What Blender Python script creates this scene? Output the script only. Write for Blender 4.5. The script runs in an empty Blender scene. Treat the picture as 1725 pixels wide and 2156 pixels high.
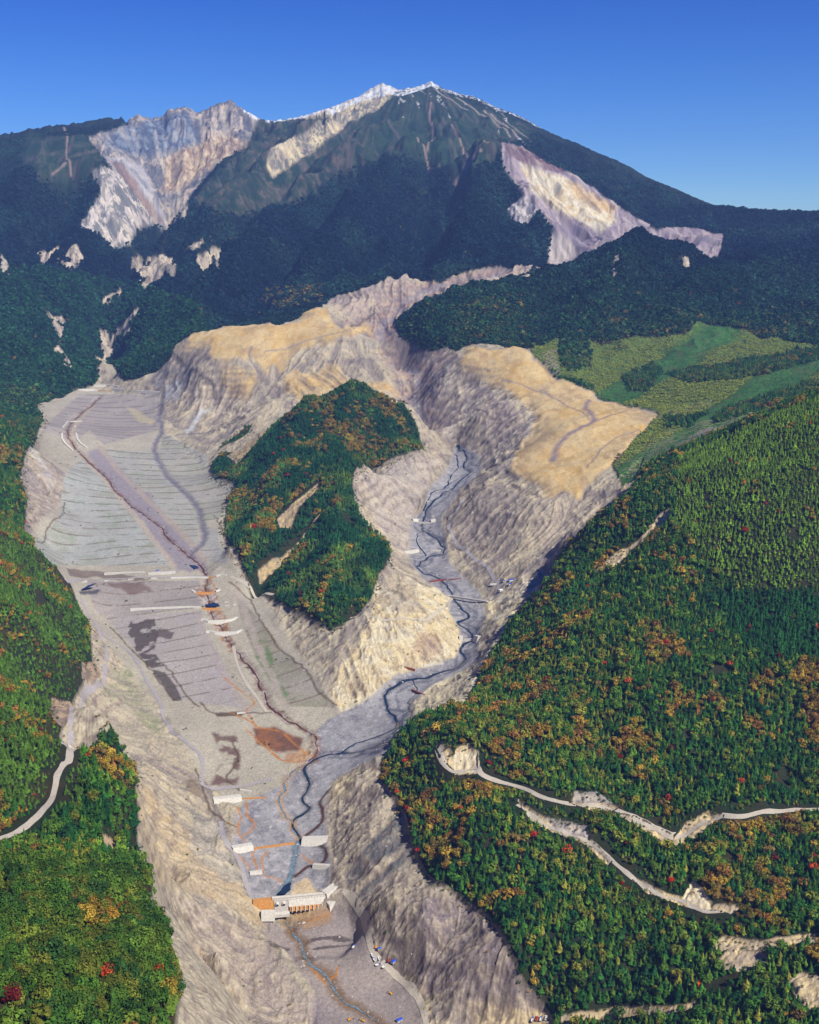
import bpy, bmesh, math, random
import numpy as np
from mathutils import Vector, Matrix

# ------------------------------------------------------------------ camera, sky, sun, exposure
scene = bpy.context.scene
COL = scene.collection
R = math.radians
CAM_Z, PITCH, FPX, CU, CV = 2000.0, R(14.0), 2400.0, 862.5, 1078.0
cam_d = bpy.data.cameras.new('camera'); cam = bpy.data.objects.new('camera', cam_d); COL.objects.link(cam)
cam.location = (0, 0, CAM_Z); cam.rotation_euler = (R(90) - PITCH, 0, 0)
cam_d.sensor_fit = 'VERTICAL'; cam_d.sensor_height = 36.0; cam_d.lens = FPX / 2156.0 * 36.0
cam_d.clip_start = 1.0; cam_d.clip_end = 60000.0
scene.camera = cam
SUN_EL, SUN_AZ = R(48.0), R(130.0)          # azimuth clockwise from +Y (the view direction)
world = bpy.data.worlds.new('World'); scene.world = world; world.use_nodes = True
wn = world.node_tree.nodes; wl = world.node_tree.links
sky = wn.new('ShaderNodeTexSky'); sky.sky_type = 'NISHITA'; sky.sun_disc = False
sky.sun_elevation = SUN_EL; sky.sun_rotation = SUN_AZ
sky.altitude = 2000; sky.air_density = 1.0; sky.dust_density = 0.1; sky.ozone_density = 4.0
wb = wn['Background']; wb.inputs['Strength'].default_value = 0.085
hs = wn.new('ShaderNodeHueSaturation'); hs.inputs['Saturation'].default_value = 1.35
tcw = wn.new('ShaderNodeTexCoord'); sxyz = wn.new('ShaderNodeSeparateXYZ'); mrw = wn.new('ShaderNodeMapRange'); mrw.inputs['From Max'].default_value = .30
mxw = wn.new('ShaderNodeMix'); mxw.data_type = 'RGBA'; mxw.inputs[6].default_value = (.56, .80, 1.04, 1); mxw.inputs[7].default_value = (.30, .27, .84, 1)
muw = wn.new('ShaderNodeMix'); muw.data_type = 'RGBA'; muw.blend_type = 'MULTIPLY'; muw.inputs[0].default_value = 1.0
wl.new(tcw.outputs['Generated'], sxyz.inputs[0]); wl.new(sxyz.outputs['Z'], mrw.inputs['Value']); wl.new(mrw.outputs[0], mxw.inputs[0])
wl.new(sky.outputs[0], hs.inputs['Color']); wl.new(hs.outputs[0], muw.inputs[6]); wl.new(mxw.outputs[2], muw.inputs[7]); wl.new(muw.outputs[2], wb.inputs['Color'])
sun_d = bpy.data.lights.new('sun', 'SUN'); sun_d.energy = 5.0; sun_d.angle = R(0.5); sun_d.color = (1.0, 0.96, 0.84)
sun = bpy.data.objects.new('sun', sun_d); COL.objects.link(sun)
sdir = Vector((math.sin(SUN_AZ) * math.cos(SUN_EL), math.cos(SUN_AZ) * math.cos(SUN_EL), math.sin(SUN_EL)))
sun.rotation_euler = sdir.to_track_quat('Z', 'Y').to_euler(); sun.location = (3000, 0, 5000)
scene.view_settings.view_transform = 'Standard'; scene.view_settings.look = 'None'
scene.view_settings.exposure = 0.50; scene.view_settings.gamma = 1.0

HAZE_DENSITY = 3.0e-5

# ------------------------------------------------------------------ helpers
rng = np.random.default_rng(7); random.seed(7)
SP, CP = math.sin(PITCH), math.cos(PITCH)

def tag(o, label=None, cat=None, group=None, kind=None):
    if label: o['label'] = label
    if cat: o['category'] = cat
    if group: o['group'] = group
    if kind: o['kind'] = kind
    return o

def kslope(v):
    b = (CV - v) / FPX
    return (-SP + b * CP) / (CP + b * SP)

def pt(u, v, Y):                         # world point at map distance Y seen in direction (u, v)
    a = (u - CU) / FPX; b = (CV - v) / FPX
    t = Y / (CP + b * SP)
    return (a * t, Y, CAM_Z + t * (-SP + b * CP))

def ptz(u, v, Z):
    return pt(u, v, (Z - CAM_Z) / kslope(v))

def lin(c):
    c = np.asarray(c, float) / 255.0
    return np.where(c <= 0.04045, c / 12.92, ((c + 0.055) / 1.055) ** 2.4)

def hash2(ix, iy, s):
    n = (ix * 374761393 + iy * 668265263 + s * 982451653) & 0xffffffff
    n = ((n ^ (n >> 13)) * 1274126177) & 0xffffffff
    return ((n ^ (n >> 16)) & 0xffff).astype(np.float32) / 65535.0

def vnoise(x, y, s=0):
    x0 = np.floor(x); y0 = np.floor(y); fx = (x - x0).astype(np.float32); fy = (y - y0).astype(np.float32)
    ix = x0.astype(np.int64); iy = y0.astype(np.int64)
    fx = fx * fx * (3 - 2 * fx); fy = fy * fy * (3 - 2 * fy)
    a = hash2(ix, iy, s); b = hash2(ix + 1, iy, s); c = hash2(ix, iy + 1, s); d = hash2(ix + 1, iy + 1, s)
    return (a + (b - a) * fx) * (1 - fy) + (c + (d - c) * fx) * fy

def fbm(x, y, s=0, o=4, g=0.5):
    r = 0; amp = 1; tot = 0
    for i in range(o):
        r = r + amp * vnoise(x + 17.3 * i, y - 9.1 * i, s + i); tot += amp
        amp *= g; x = x * 2.03; y = y * 2.03
    return r / tot

def ridged(x, y, s=0, o=4):
    r = 0; amp = 1; tot = 0
    for i in range(o):
        n = 1 - np.abs(2 * vnoise(x + 31.7 * i, y + 5.3 * i, s + i) - 1)
        r = r + amp * n * n; tot += amp; amp *= 0.5; x = x * 2.1; y = y * 2.1
    return r / tot

def sstep(a, b, x):
    t = np.clip((x - a) / (b - a), 0, 1); return t * t * (3 - 2 * t)

# ------------------------------------------------------------------ terrain: control points -> height field
CTRL = []
def P(*rows):
    for u, v, Y in rows: CTRL.append(pt(u, v, Y))
def PZ(*rows):
    for u, v, Z in rows: CTRL.append(ptz(u, v, Z))
def PW(*rows):
    for r in rows: CTRL.append(r)

SKY_UV = [(-700,330),(-400,305),(-200,292),(0,283),(25,279),(62,272),(100,266),(140,262),(200,252),(240,249),(255,248),(268,258),(273,252),(285,242),(300,244),(320,249),(345,243),(352,231),(375,226),(398,226),(405,232),(413,236),(430,231),(448,222),(470,214),(482,209),(492,214),(500,222),(515,232),(530,240),(545,248),(560,254),(580,254),(610,249),(640,243),(670,235),
 (700,224),(730,213),(755,203),(775,190),(790,181),(806,175),(820,180),(835,187),(850,188),(862,185),(880,181),(895,177),(908,172),(918,178),(935,186),(950,190),(970,198),(995,202),(1020,212),(1050,228),(1080,238),(1110,252),(1140,270),(1180,288),(1220,303),(1260,322),(1300,338),(1330,352),(1360,372),(1400,388),(1430,400),(1460,414),(1500,430),(1540,437),(1600,445),(1660,449),(1725,450),(1900,458),(2200,470),(2600,480)]
_yu = [-700,0,285,545,740,905,1120,1420,1725,2600]; _yy = [8200,8200,8500,8850,9000,9000,8750,8300,8000,7700]
skyline = [(u, v, float(np.interp(u, _yu, _yy))) for u, v in SKY_UV]
P(*skyline)
for u, v, Y in skyline[::4]:
    p = pt(u, v, Y); PW((p[0] * 1.14, Y * 1.14, p[2] - 350), (p[0] * 1.6, Y * 1.6, p[2] - 1100))
# centre of the volcano
P((905,250,8350),(900,330,7600),(850,400,7000),(960,385,7150),(1000,330,7500),(800,500,6300),(850,560,5750),(930,575,5600),(700,620,5300),(550,680,5000),(700,400,7200),(620,500,6400),(520,600,5600),(1000,480,6300),(1080,540,5700),(1050,420,6800),
  (750,330,7700),(820,270,8200))
# left head valley, crater, spurs
P((345,470,7500),(300,560,6650),(240,640,6050),(228,740,5250),(210,815,4800),(225,690,5600),(100,350,7600),(100,500,6500),(0,560,6000),(60,640,5700),(130,740,5250),(0,430,7000),(0,700,5000),(-200,600,5900),(-200,400,7200),(-300,800,4700),
  (200,350,7250),(215,405,7000),(175,480,6750),(235,522,6650),(150,560,6300),(270,300,8150),(320,370,7950),(250,330,7800),(350,290,8350),(300,250,8450),(520,300,8350),(450,370,7950),(400,440,7600),(480,260,8600),
  (700,260,8600),(600,340,8050),(500,440,7450),(450,530,6700),(400,600,6000),(340,680,5350),(300,740,5000),(420,640,5550),(350,520,6900),(410,490,7000),(120,690,5400),(180,780,5000))
# scar of the landslide
P((1060,302,7300),(1120,335,7350),(1200,372,7250),(1300,425,7000),(1380,478,6750),(1520,495,6500),(1062,335,7100),(1110,400,6750),(1160,480,6250),(1165,540,5850),(1130,425,7000),(1170,470,6650),(1200,500,6450),(1260,500,6600),(1180,545,6000),(1300,500,6600),
  (1330,480,6700),(1420,520,6300),(1480,540,6150),(1000,260,8300),(1150,320,7800),(1300,390,7700),(1500,460,7200),(1700,480,6900),(1510,560,5900),(1900,500,6500))
# dark hill right of the gorge
P((1345,497,5200),(1400,505,5250),(1460,530,5300),(1510,566,5350),(1260,526,5100),(1180,560,5000),(1080,590,4850),(960,612,4700),(870,645,4500),(838,682,4520),(870,712,4420),(900,733,4330),(1000,700,4350),(1120,718,4300),(1200,650,4600),(1300,600,4750),
  (1250,730,4250),(1400,640,4600),(1500,640,4700),(1600,600,5000),(1725,600,5000),(1725,500,5900),(1600,520,5700),(1900,600,5000),(1400,690,4350))
p = pt(1345,497,5200); PW((p[0]*1.1, 5750, 1845), (pt(1180,560,5000)[0]*1.1, 5450, 1790))
# gorge and its walls
P((1150,556,5650),(1000,582,5450),(880,612,5250),(830,650,5050),(800,700,4850),(860,569,5450),(670,642,5050),(780,600,5250),(1080,560,5550),(930,590,5400),(880,790,4230),(850,765,4400),(835,740,4560),(870,840,4080),(878,815,4150),(895,900,3830))
PW((pt(960,612,4700)[0]*1.06, 5050, 1700), (pt(1080,590,4850)[0]*1.05,5200,1745))
# upper yellow shelf left of the gorge
P((680,652,4900),(400,708,4700),(550,695,4650),(500,780,4330),(360,745,4650),(480,850,4220),(450,905,4000),(600,830,4150),(750,700,4550),(820,770,4320),(800,830,4020),(700,790,4250),(420,770,4450),(600,745,4450),(560,850,3950),(640,870,3850),(550,900,3750),(380,790,4520))
# yellow shelf right of the gorge
P((1130,742,4000),(1250,832,3650),(1380,872,3350),(1150,980,2980),(1290,990,2830),(1200,1040,2740),(1100,900,3400),(1060,820,3800),(960,760,4050),(920,830,3950),(1200,900,3250),(1050,980,3080),(1000,890,3600),(1080,1000,2980),(1330,940,3050),
  (1000,1050,2880),(1100,1080,2700),(1300,1060,2600),(1200,1140,2500),(1130,1240,2340),(1100,1180,2500),(1170,1190,2390),(1040,1120,2700),(1250,1105,2540))
# planted slopes
P((1300,800,3850),(1500,700,4300),(1725,700,4300),(1725,780,3600),(1500,850,3350),(1420,920,3080),(1600,780,3650),(1400,760,4000),(1900,780,3600),(1600,880,3020),(1350,985,2780))
# left alluvial flat
PZ((330,850,1332),(210,830,1340),(90,860,1335),(350,905,1302),(200,900,1304),(60,965,1288),(330,960,1277),(180,990,1270),(430,960,1282),(380,1020,1252),(150,1080,1237),(300,1080,1236),(480,1040,1250),(440,1110,1228),(90,1140,1225),(250,1150,1214),(400,1160,1212),(470,1150,1216),
   (180,1215,1192),(300,1215,1192),(440,1215,1194),(520,1240,1190),(200,1300,1168),(300,1300,1165),(420,1300,1166),(540,1300,1170),(620,1370,1160),(480,1400,1145),(330,1390,1147),(250,1400,1158),(560,1500,1128),(400,1480,1132),(660,1480,1134),(500,1560,1118),(600,1580,1113))
P((70,940,3650),(50,1020,3150))
# river bed of the right branch and below the confluence
PZ((960,950,1308),(985,985,1296),(950,1030,1270),(905,1090,1243),(935,1100,1243),(875,1160,1221),(930,1160,1221),(900,1220,1204),(980,1240,1199),(960,1262,1193),(1010,1265,1195),(980,1320,1178),(990,1360,1168),(930,1405,1158),(860,1425,1152),(830,1480,1140),(730,1510,1132),(800,1560,1124),
   (700,1580,1118),(640,1620,1109),(560,1680,1097),(640,1700,1090),(680,1680,1096),(520,1760,1085),(600,1780,1078),(680,1780,1080),(560,1860,1066),(620,1870,1063),(680,1850,1069),(600,1945,1050),(680,1960,1053),(620,2050,1046),(740,2040,1050),(800,2156,1042),(680,2156,1040),(760,1960,1056),(850,2090,1050),(900,2150,1052),(1030,2150,1062),(1160,2132,1082))
# island ridge between the branches
P((740,828,3500),(870,862,3500),(800,840,3520),(890,945,3350),(640,870,3450),(700,950,3150),(560,940,3350),(500,965,3430),(780,1000,2980),(600,1060,2850),(700,1080,2740),(760,1100,2760),(560,1150,2680),(640,1180,2560),(760,1160,2560),(700,1230,2390),(620,1260,2400),(780,1260,2370),(815,1180,2530))
PZ((440,995,1256),(490,1100,1228),(480,1165,1213),(560,1250,1190),(700,1325,1200),(640,1310,1186),(740,1340,1200),(790,1270,1225),(825,1190,1242),(765,1010,1300),(830,1000,1325),(900,965,1320),(840,1080,1255),(860,1240,1232),(920,1290,1215),(870,1340,1200),(940,1350,1180),(800,1400,1175),(700,1480,1136),(740,1420,1165))
PZ((1060,1260,1216),(1045,1310,1214),(1020,1370,1190),(1110,1235,1245),(960,1420,1165),(900,1470,1152))
# left hills
P((0,900,3350),(85,905,3700),(0,1000,2850),(-200,1000,2800),(0,1100,2480),(55,1060,2880),(0,1200,2120),(100,1180,2420),(165,1300,2150),(180,1400,1930),(150,1490,1760),(130,1545,1670),(0,1400,1650),(0,1600,1260),(0,1800,960),(0,2000,700),(0,2156,565),(-250,1300,1700),(-250,1700,1050),(-300,2156,560),
  (240,1548,1430),(180,1600,1380),(285,1640,1290),(290,1720,1160),(318,1880,920),(350,2000,770),(375,2130,655),(200,1800,1020),(200,2000,730),(150,2156,600),(100,1700,1150),(60,1300,1830))
PZ((210,1500,1170),(250,1620,1180),(300,1700,1165),(320,1560,1150),(400,1640,1112),(300,1800,1150),(350,1900,1135),(450,1720,1094),(400,1850,1110),(500,1860,1072),(450,1950,1085),(400,2050,1100),(540,1960,1056),(500,2080,1060),(420,2156,1085),(560,2156,1048),(200,1440,1175),(220,1360,1165))
# right forested hill
P((1160,2128,1195),(1130,2095,1210),(1095,2050,1225),(1060,1975,1260),(960,1882,1365),(905,1845,1430),(865,1780,1490),(845,1710,1590),(805,1620,1700),(830,1560,1740),(900,1495,1790),(980,1488,1770),(1010,1425,1930),(1050,1350,2080),(1090,1298,2190),(1130,1235,2290),(1180,1155,2400),(1350,1005,2560),
  (1400,975,2520),(1500,930,2520),(1600,880,2480),(1725,832,2420),(1900,800,2400),(1300,2156,1165),(1725,2156,1050),(1725,2000,1150),(1725,1900,1230),(1400,2050,1180),(1400,1900,1270),(1200,1900,1300),(1200,2050,1215),(1000,1750,1430),(1100,1640,1560),(930,1582,1620),(1200,1700,1460),
  (1430,1757,1390),(1550,1720,1410),(1725,1705,1430),(1300,1600,1560),(1300,1400,1760),(1300,1200,2070),(1300,1080,2250),(1500,1500,1640),(1500,1300,1830),(1500,1100,2090),(1725,1500,1620),(1725,1300,1790),(1725,1100,1980),(1725,1000,2100),(1100,1500,1740),(1150,1350,1930),(1200,1250,2060),(1550,1800,1340),(1300,1850,1320),
  (2000,1500,1580),(2000,1100,1950),(2000,2000,1100))
# scree under the forest edge
P((800,1700,1590),(760,1650,1690),(760,1800,1500),(800,1900,1390),(880,1950,1320),(950,2030,1265),(1000,2100,1220),(970,1960,1310),(900,1880,1370))
PZ((720,1700,1098),(735,1850,1080),(850,2040,1060),(900,2090,1058))
# hidden ground
PW((150,650,1030),(150,850,1036),(50,850,1090),(-50,820,1230),(-50,1000,1060),(60,1050,1040),(-90,700,1400),(0,500,1100),(0,300,1020),(300,800,1120),(600,700,1250),(-200,400,1450),(-500,400,1650),(-120,1000,1150),(-160,1150,1090),
   (-330,1350,1180),(-230,1250,1110),(400,300,1150),(-900,700,1650),(900,900,1450),(-1500,1500,1700),(1600,1800,1700),(-3200,4000,1900),(-2600,2800,1750),(3000,3500,1800),(3800,5000,2000),
   (-60,1120,1062),(30,1130,1042),(120,1130,1052),(-110,1080,1110))
CTRL = np.array(CTRL)

NA, NY = 1250, 2150
A0, A1, Y0, Y1 = -0.80, 0.80, 300.0, 15000.0
# denser columns inside |a| < 0.46
s_ = np.linspace(-1, 1, NA)
acol = np.where(np.abs(s_) < 0.86, s_ / 0.86 * 0.45, np.sign(s_) * (0.45 + (np.abs(s_) - 0.86) / 0.14 * 0.35))
# rows: log-spaced, denser in 600..9500
r_ = np.linspace(0, 1, NY)
lrow = np.interp(r_, [0, 0.03, 0.97, 1], np.log([Y0, 560, 9300, Y1]))

def rbf_fit(pts):
    X = np.stack([pts[:, 0] / pts[:, 1], np.log(pts[:, 1])], 1)
    d = np.sqrt(((X[:, None] - X[None]) ** 2).sum(-1) + 0.012 ** 2)
    n = len(X); A = np.zeros((n + 3, n + 3)); A[:n, :n] = d - np.eye(n) * 0.0004
    A[:n, n] = 1; A[:n, n + 1:] = X; A[n, :n] = 1; A[n + 1:, :n] = X.T
    z = np.concatenate([pts[:, 2], np.zeros(3)])
    return X, np.linalg.solve(A, z)
RX, RW = rbf_fit(CTRL)
ca = np.linspace(A0, A1, 400); cl = np.linspace(math.log(Y0), math.log(Y1), 600)
CZ = np.zeros((600, 400))
for i, L in enumerate(cl):
    d = np.sqrt((ca[:, None] - RX[None, :, 0]) ** 2 + (L - RX[None, :, 1]) ** 2 + 0.012 ** 2)
    CZ[i] = d @ RW[:-3] + RW[-3] + RW[-2] * ca + RW[-1] * L

def bil(G, xs, ys, X, Y):                # bilinear lookup on an even grid
    fx = (X - xs[0]) / (xs[1] - xs[0]); fy = (Y - ys[0]) / (ys[1] - ys[0])
    fx = np.clip(fx, 0, len(xs) - 1.001); fy = np.clip(fy, 0, len(ys) - 1.001)
    ix = fx.astype(int); iy = fy.astype(int); fx = fx - ix; fy = fy - iy
    return (G[iy, ix] * (1 - fx) + G[iy, ix + 1] * fx) * (1 - fy) + (G[iy + 1, ix] * (1 - fx) + G[iy + 1, ix + 1] * fx) * fy

AA, LL = np.meshgrid(acol, lrow)
GY = np.exp(LL); GX = AA * GY
GZ = bil(CZ, ca, cl, AA, LL)

def uv_of(X, Y, Z):
    dz = Z - CAM_Z
    dep = Y * CP - dz * SP
    return CU + FPX * X / dep, CV - FPX * (Y * SP + dz * CP) / dep

def inpoly(U, V, poly):
    r = np.zeros(U.shape, bool); n = len(poly)
    pu = [q[0] for q in poly]; pv = [q[1] for q in poly]
    box = (U >= min(pu)) & (U <= max(pu)) & (V >= min(pv)) & (V <= max(pv))
    u = U[box]; v = V[box]; m = np.zeros(u.shape, bool)
    for i in range(n):
        x1, y1 = poly[i]; x2, y2 = poly[(i + 1) % n]
        if y1 == y2: continue
        m ^= ((y1 > v) != (y2 > v)) & (u < (x2 - x1) * (v - y1) / (y2 - y1) + x1)
    r[box] = m
    return r

def region(polys, ymin=0, ymax=1e9, wob=6.0, ws=0.012, U=None, V=None, seed=3):
    """true where ground at (x, y) lies in the traced outline; outlines get a ragged edge"""
    m = np.zeros(GX.shape, bool)
    for p in polys: m |= inpoly(WU * wob + GU, WV * wob + GV, p)
    return m & (GY > ymin) & (GY < ymax)

GU, GV = uv_of(GX, GY, GZ)
sc = GY ** 0.5 / 45.0                     # wobble wavelength grows gently with distance
WU = fbm(GX / (30 * sc), GY / (45 * sc), 11, 3) * 2 - 1; WV = fbm(GX / (30 * sc), GY / (45 * sc), 23, 3) * 2 - 1
print('grid', GX.shape)

def dist_line(path, wid):
    """distance of ground vertices to a ground path, only near it"""
    xs = np.array([p.x for p in path]); ys = np.array([p.y for p in path])
    D = np.full(GX.shape, 1e9, np.float32)
    for i in range(len(xs) - 1):
        lo = np.log(max(min(ys[i], ys[i + 1]) - wid, 301)); hi = np.log(max(ys[i], ys[i + 1]) + wid)
        r0 = max(np.searchsorted(lrow, lo) - 1, 0); r1 = min(np.searchsorted(lrow, hi) + 1, NY)
        aa = [(xs[i] - wid) / ys[i], (xs[i] + wid) / ys[i], (xs[i + 1] - wid) / ys[i + 1], (xs[i + 1] + wid) / ys[i + 1]]
        c0 = max(np.searchsorted(acol, min(aa)) - 2, 0); c1 = min(np.searchsorted(acol, max(aa)) + 2, NA)
        gx = GX[r0:r1, c0:c1]; gy = GY[r0:r1, c0:c1]
        dx, dy = xs[i + 1] - xs[i], ys[i + 1] - ys[i]; L2 = dx * dx + dy * dy + 1e-9
        t = np.clip(((gx - xs[i]) * dx + (gy - ys[i]) * dy) / L2, 0, 1)
        d = np.hypot(gx - xs[i] - t * dx, gy - ys[i] - t * dy)
        D[r0:r1, c0:c1] = np.minimum(D[r0:r1, c0:c1], d)
    return D
# ------------------------------------------------------------------ traced land cover outlines
BARE = [(165,822),(78,852),(90,880),(85,905),(75,935),(60,960),(45,1010),(60,1060),(52,1130),(75,1150),(110,1190),(150,1235),(175,1290),(190,1330),(195,1400),(170,1450),(150,1500),(128,1560),(150,1590),(190,1582),(215,1540),(250,1555),(275,1600),(285,1650),
 (290,1700),(290,1760),(295,1820),(320,1860),(325,1905),(302,1925),(320,1960),(350,1975),(355,2000),(375,2060),(380,2100),(370,2156),(330,2500),(330,9000),(1165,9000),(1165,2145),(1130,2100),(1095,2050),(1065,1980),(1030,1930),(960,1880),(910,1850),
 (870,1790),(850,1720),(825,1680),(800,1640),(805,1600),(830,1560),(880,1510),(930,1490),(980,1490),(1000,1450),(1010,1420),(1050,1350),(1090,1300),(1130,1270),(1170,1210),(1190,1160),(1240,1120),(1300,1070),(1355,1005),(1310,1025),(1290,980),(1330,940),
 (1387,882),(1380,868),(1320,858),(1250,830),(1170,795),(1130,760),(1120,735),(1010,720),(960,735),(900,735),(860,715),(832,690),(840,665),(870,645),(900,625),(990,605),(1080,588),(1150,572),(1178,548),(1100,552),(1040,560),(990,570),(930,588),(905,585),
 (865,568),(780,600),(700,625),(670,645),(610,670),(560,680),(480,685),(420,700),(370,720),(360,750),(330,780),(262,802),(240,770),(225,742),(208,740),(218,780),(200,812)]
ISLAND = [(440,990),(470,960),(520,945),(600,880),(700,832),(745,822),(850,850),(875,890),(892,948),(830,965),(770,985),(750,1010),(745,1060),(765,1100),(800,1130),(826,1180),(800,1220),(785,1265),(750,1300),(700,1325),(640,1305),(580,1265),(530,1240),(490,1170),(473,1120),(482,1050),(500,1025),(455,1008)]
ISLAND_B = [(445,965),(500,915),(560,870),(572,850),(566,862),(520,912),(470,945)]
SCAR = [(1058,298),(1100,308),(1150,342),(1200,362),(1250,395),(1300,432),(1345,462),(1380,480),(1440,478),(1525,492),(1522,515),(1508,560),(1470,545),(1400,520),(1345,520),(1260,540),(1170,565),(1155,555),(1168,480),(1125,430),(1095,400),(1060,345)]
SCAR2 = [(1072,440),(1100,410),(1135,420),(1165,450),(1160,475),(1130,440),(1110,475),(1085,470)]
CRATER = [(188,290),(275,262),(268,240),(350,225),(400,225),(480,205),(548,250),(525,300),(465,340),(410,400),(362,470),(345,478),(300,400),(230,345)]
PALE_L = [(198,348),(262,362),(330,420),(350,462),(300,480),(280,505),(242,528),(205,495),(165,478),(180,455),(215,415),(210,385)]
PALE_R = [(620,247),(690,226),(760,196),(806,172),(845,185),(825,205),(780,235),(720,270),(670,310),(620,345),(578,372),(560,345),(575,310),(640,280),(700,245)]
PATCH = [[(204,812),(212,785),(203,762),(218,738),(213,700),(230,697),(240,738),(226,762),(230,785),(226,812)],[(228,738),(245,700),(262,668),(300,640),(306,646),(272,676),(252,706),(240,742)],[(300,600),(350,560),(372,552),(365,570),(310,612)],[(112,730),(124,726),(140,745),(150,775),(140,778),(128,752)],[(285,545),(330,535),(372,545),(345,570),(300,590),(283,570)],[(415,540),(440,525),(468,528),(465,555),(425,575)],[(385,530),(440,495),(445,503),(400,532)],[(0,535),(22,560),(20,585),(0,580)],[(80,530),(160,515),(180,545),(150,565),(85,550)],
 [(95,660),(125,665),(140,685),(130,725),(115,700)],[(212,635),(262,610),(258,622),(225,642)],[(250,680),(278,690),(275,705),(255,700)],[(355,468),(400,425),(395,450),(352,490)],[(1293,540),(1305,535),(1300,580),(1290,590)],[(1440,540),(1452,538),(1453,560),(1442,558)]]
RHILL_BARE = [[(920,1575),(940,1578),(960,1605),(962,1588),(990,1582),(1010,1600),(1008,1628),(960,1632),(935,1610)],
 [(1205,1690),(1210,1668),(1255,1665),(1300,1690),(1262,1706)],[(1380,1752),(1300,1705),(1350,1715),(1420,1740),(1445,1715),(1490,1702),(1525,1715),(1470,1745),(1440,1765),(1412,1766)],
 [(1088,1690),(1150,1722),(1235,1738),(1243,1768),(1290,1812),(1282,1820),(1230,1775),(1180,1755),(1120,1725)],[(1330,1845),(1400,1880),(1440,1892),(1462,1853),(1486,1890),(1500,1912),(1560,1915),(1540,1930),(1430,1905),(1360,1880)],
 [(1512,2020),(1540,2004),(1600,2006),(1628,2018),(1570,2050),(1520,2042)],[(1662,2070),(1690,2048),(1760,2060),(1760,2130),(1690,2128)],[(1500,1990),(1520,1975),(1600,1985),(1725,1960),(1725,1985),(1620,2000),(1510,2005)],
 [(1247,1208),(1262,1190),(1290,1150),(1312,1138),(1362,1112),(1385,1085),(1415,1075),(1408,1095),(1370,1130),(1320,1165),(1280,1190)],
 [(1180,2140),(1250,2132),(1400,2122),(1470,2112),(1470,2122),(1400,2138),(1250,2150),(1180,2156)],[(1405,1405),(1432,1380),(1434,1388),(1410,1412)],[(1360,955),(1340,1020),(1310,1040),(1300,1010),(1335,985)]]
LHILL_BARE = [[(110,1470),(150,1480),(160,1500),(135,1540),(112,1520),(103,1500)],[(170,1400),(200,1390),(212,1420),(190,1445),(170,1430)],[(215,1760),(240,1775),(250,1800),(238,1822),(222,1800)],[(290,1870),(310,1905),(330,1950),(322,1952),(296,1905)]]
ISL_BARE = [[(585,1100),(620,1060),(668,1025),(672,1035),(632,1070),(612,1110),(590,1115)],[(545,1200),(600,1150),(655,1098),(695,1068),(700,1080),(655,1110),(600,1165),(548,1212)],[(480,965),(560,905),(568,912),(500,975)]]
PLANT = [(1118,738),(1165,710),(1270,725),(1330,715),(1440,705),(1470,690),(1530,695),(1640,715),(1725,728),(2400,740),(2400,880),(1725,832),(1560,905),(1400,985),(1310,1025),(1290,985),(1330,940),(1387,882),(1380,868),(1320,858),(1250,830),(1170,795),(1130,760)]
ALPINE = [[(545,252),(620,250),(700,228),(806,180),(905,178),(960,200),(1050,240),(1120,268),(1130,285),(1062,300),(1050,328),(1010,345),(985,375),(964,390),(940,362),(905,332),(860,326),(800,336),(760,348),(720,362),(670,395),(620,428),(560,440),(500,452),(440,440),(400,425),(440,385),(500,330),(540,290)],
 [(60,290),(190,283),(220,345),(170,375),(140,400),(90,380),(40,330)]]

m_bare = region([BARE], 520, 5750)
m_isl = region([ISLAND, ISLAND_B], 0, 3800, 5.0)
m_scar = region([SCAR], 5450, 9000, 3.0); m_scar2 = region([SCAR2], 5500, 9000, 8.0)
m_crat = region([CRATER], 6800, 12000, 5.0)
m_palel = region([PALE_L], 6000, 9000, 9.0); m_paler = region([PALE_R], 6800, 12000, 8.0)
m_patch = region(PATCH, 4400, 9000, 14.0) & (fbm(GX / 26, GY / 130, 37, 3) > .37)
m_rh = region(RHILL_BARE, 600, 3000, 5.0); m_lh = region(LHILL_BARE, 600, 2600, 6.0)
m_ib = region(ISL_BARE, 2300, 3700, 4.0)
m_plant = region([PLANT], 2600, 4800, 3.0)
m_alp = region(ALPINE, 6000, 12000, 6.0)
m_bare = m_bare & ~(m_isl & ~m_ib)
rock = m_scar | m_scar2 | m_crat | m_palel | m_paler | m_patch
bare = m_bare | m_rh | m_lh | m_ib

FLAT1 = [(78,855),(165,825),(340,825),(335,900),(440,985),(500,1025),(470,1110),(475,1180),(560,1260),(620,1360),(720,1500),(660,1545),(600,1630),(560,1690),(495,1700),(430,1640),(350,1500),(240,1370),(180,1290),(110,1190),(60,1130),(135,1050),(140,1000),(85,950)]
BED = [(958,945),(950,970),(935,1000),(905,1030),(893,1075),(870,1095),(862,1160),(865,1190),(895,1225),(925,1245),(950,1260),(945,1290),(962,1310),(975,1345),(968,1370),(960,1385),(930,1395),(870,1412),(835,1420),(780,1470),(720,1500),(690,1515),(665,1540),(672,1570),(650,1600),(600,1630),(590,1650),
 (560,1670),(510,1690),(495,1720),(500,1760),(487,1785),(520,1860),(535,1892),(580,1892),(690,1872),(697,1820),(690,1780),(685,1720),(680,1680),(700,1650),(740,1620),(810,1585),(860,1530),(865,1500),(870,1480),(920,1440),(1005,1385),(1010,1330),(1020,1290),(1010,1250),(985,1225),(965,1200),(945,1180),(940,1150),(935,1120),(930,1095),(950,1060),(970,1030),(1000,1010),(1015,985),(1010,960),(985,942)]
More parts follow.
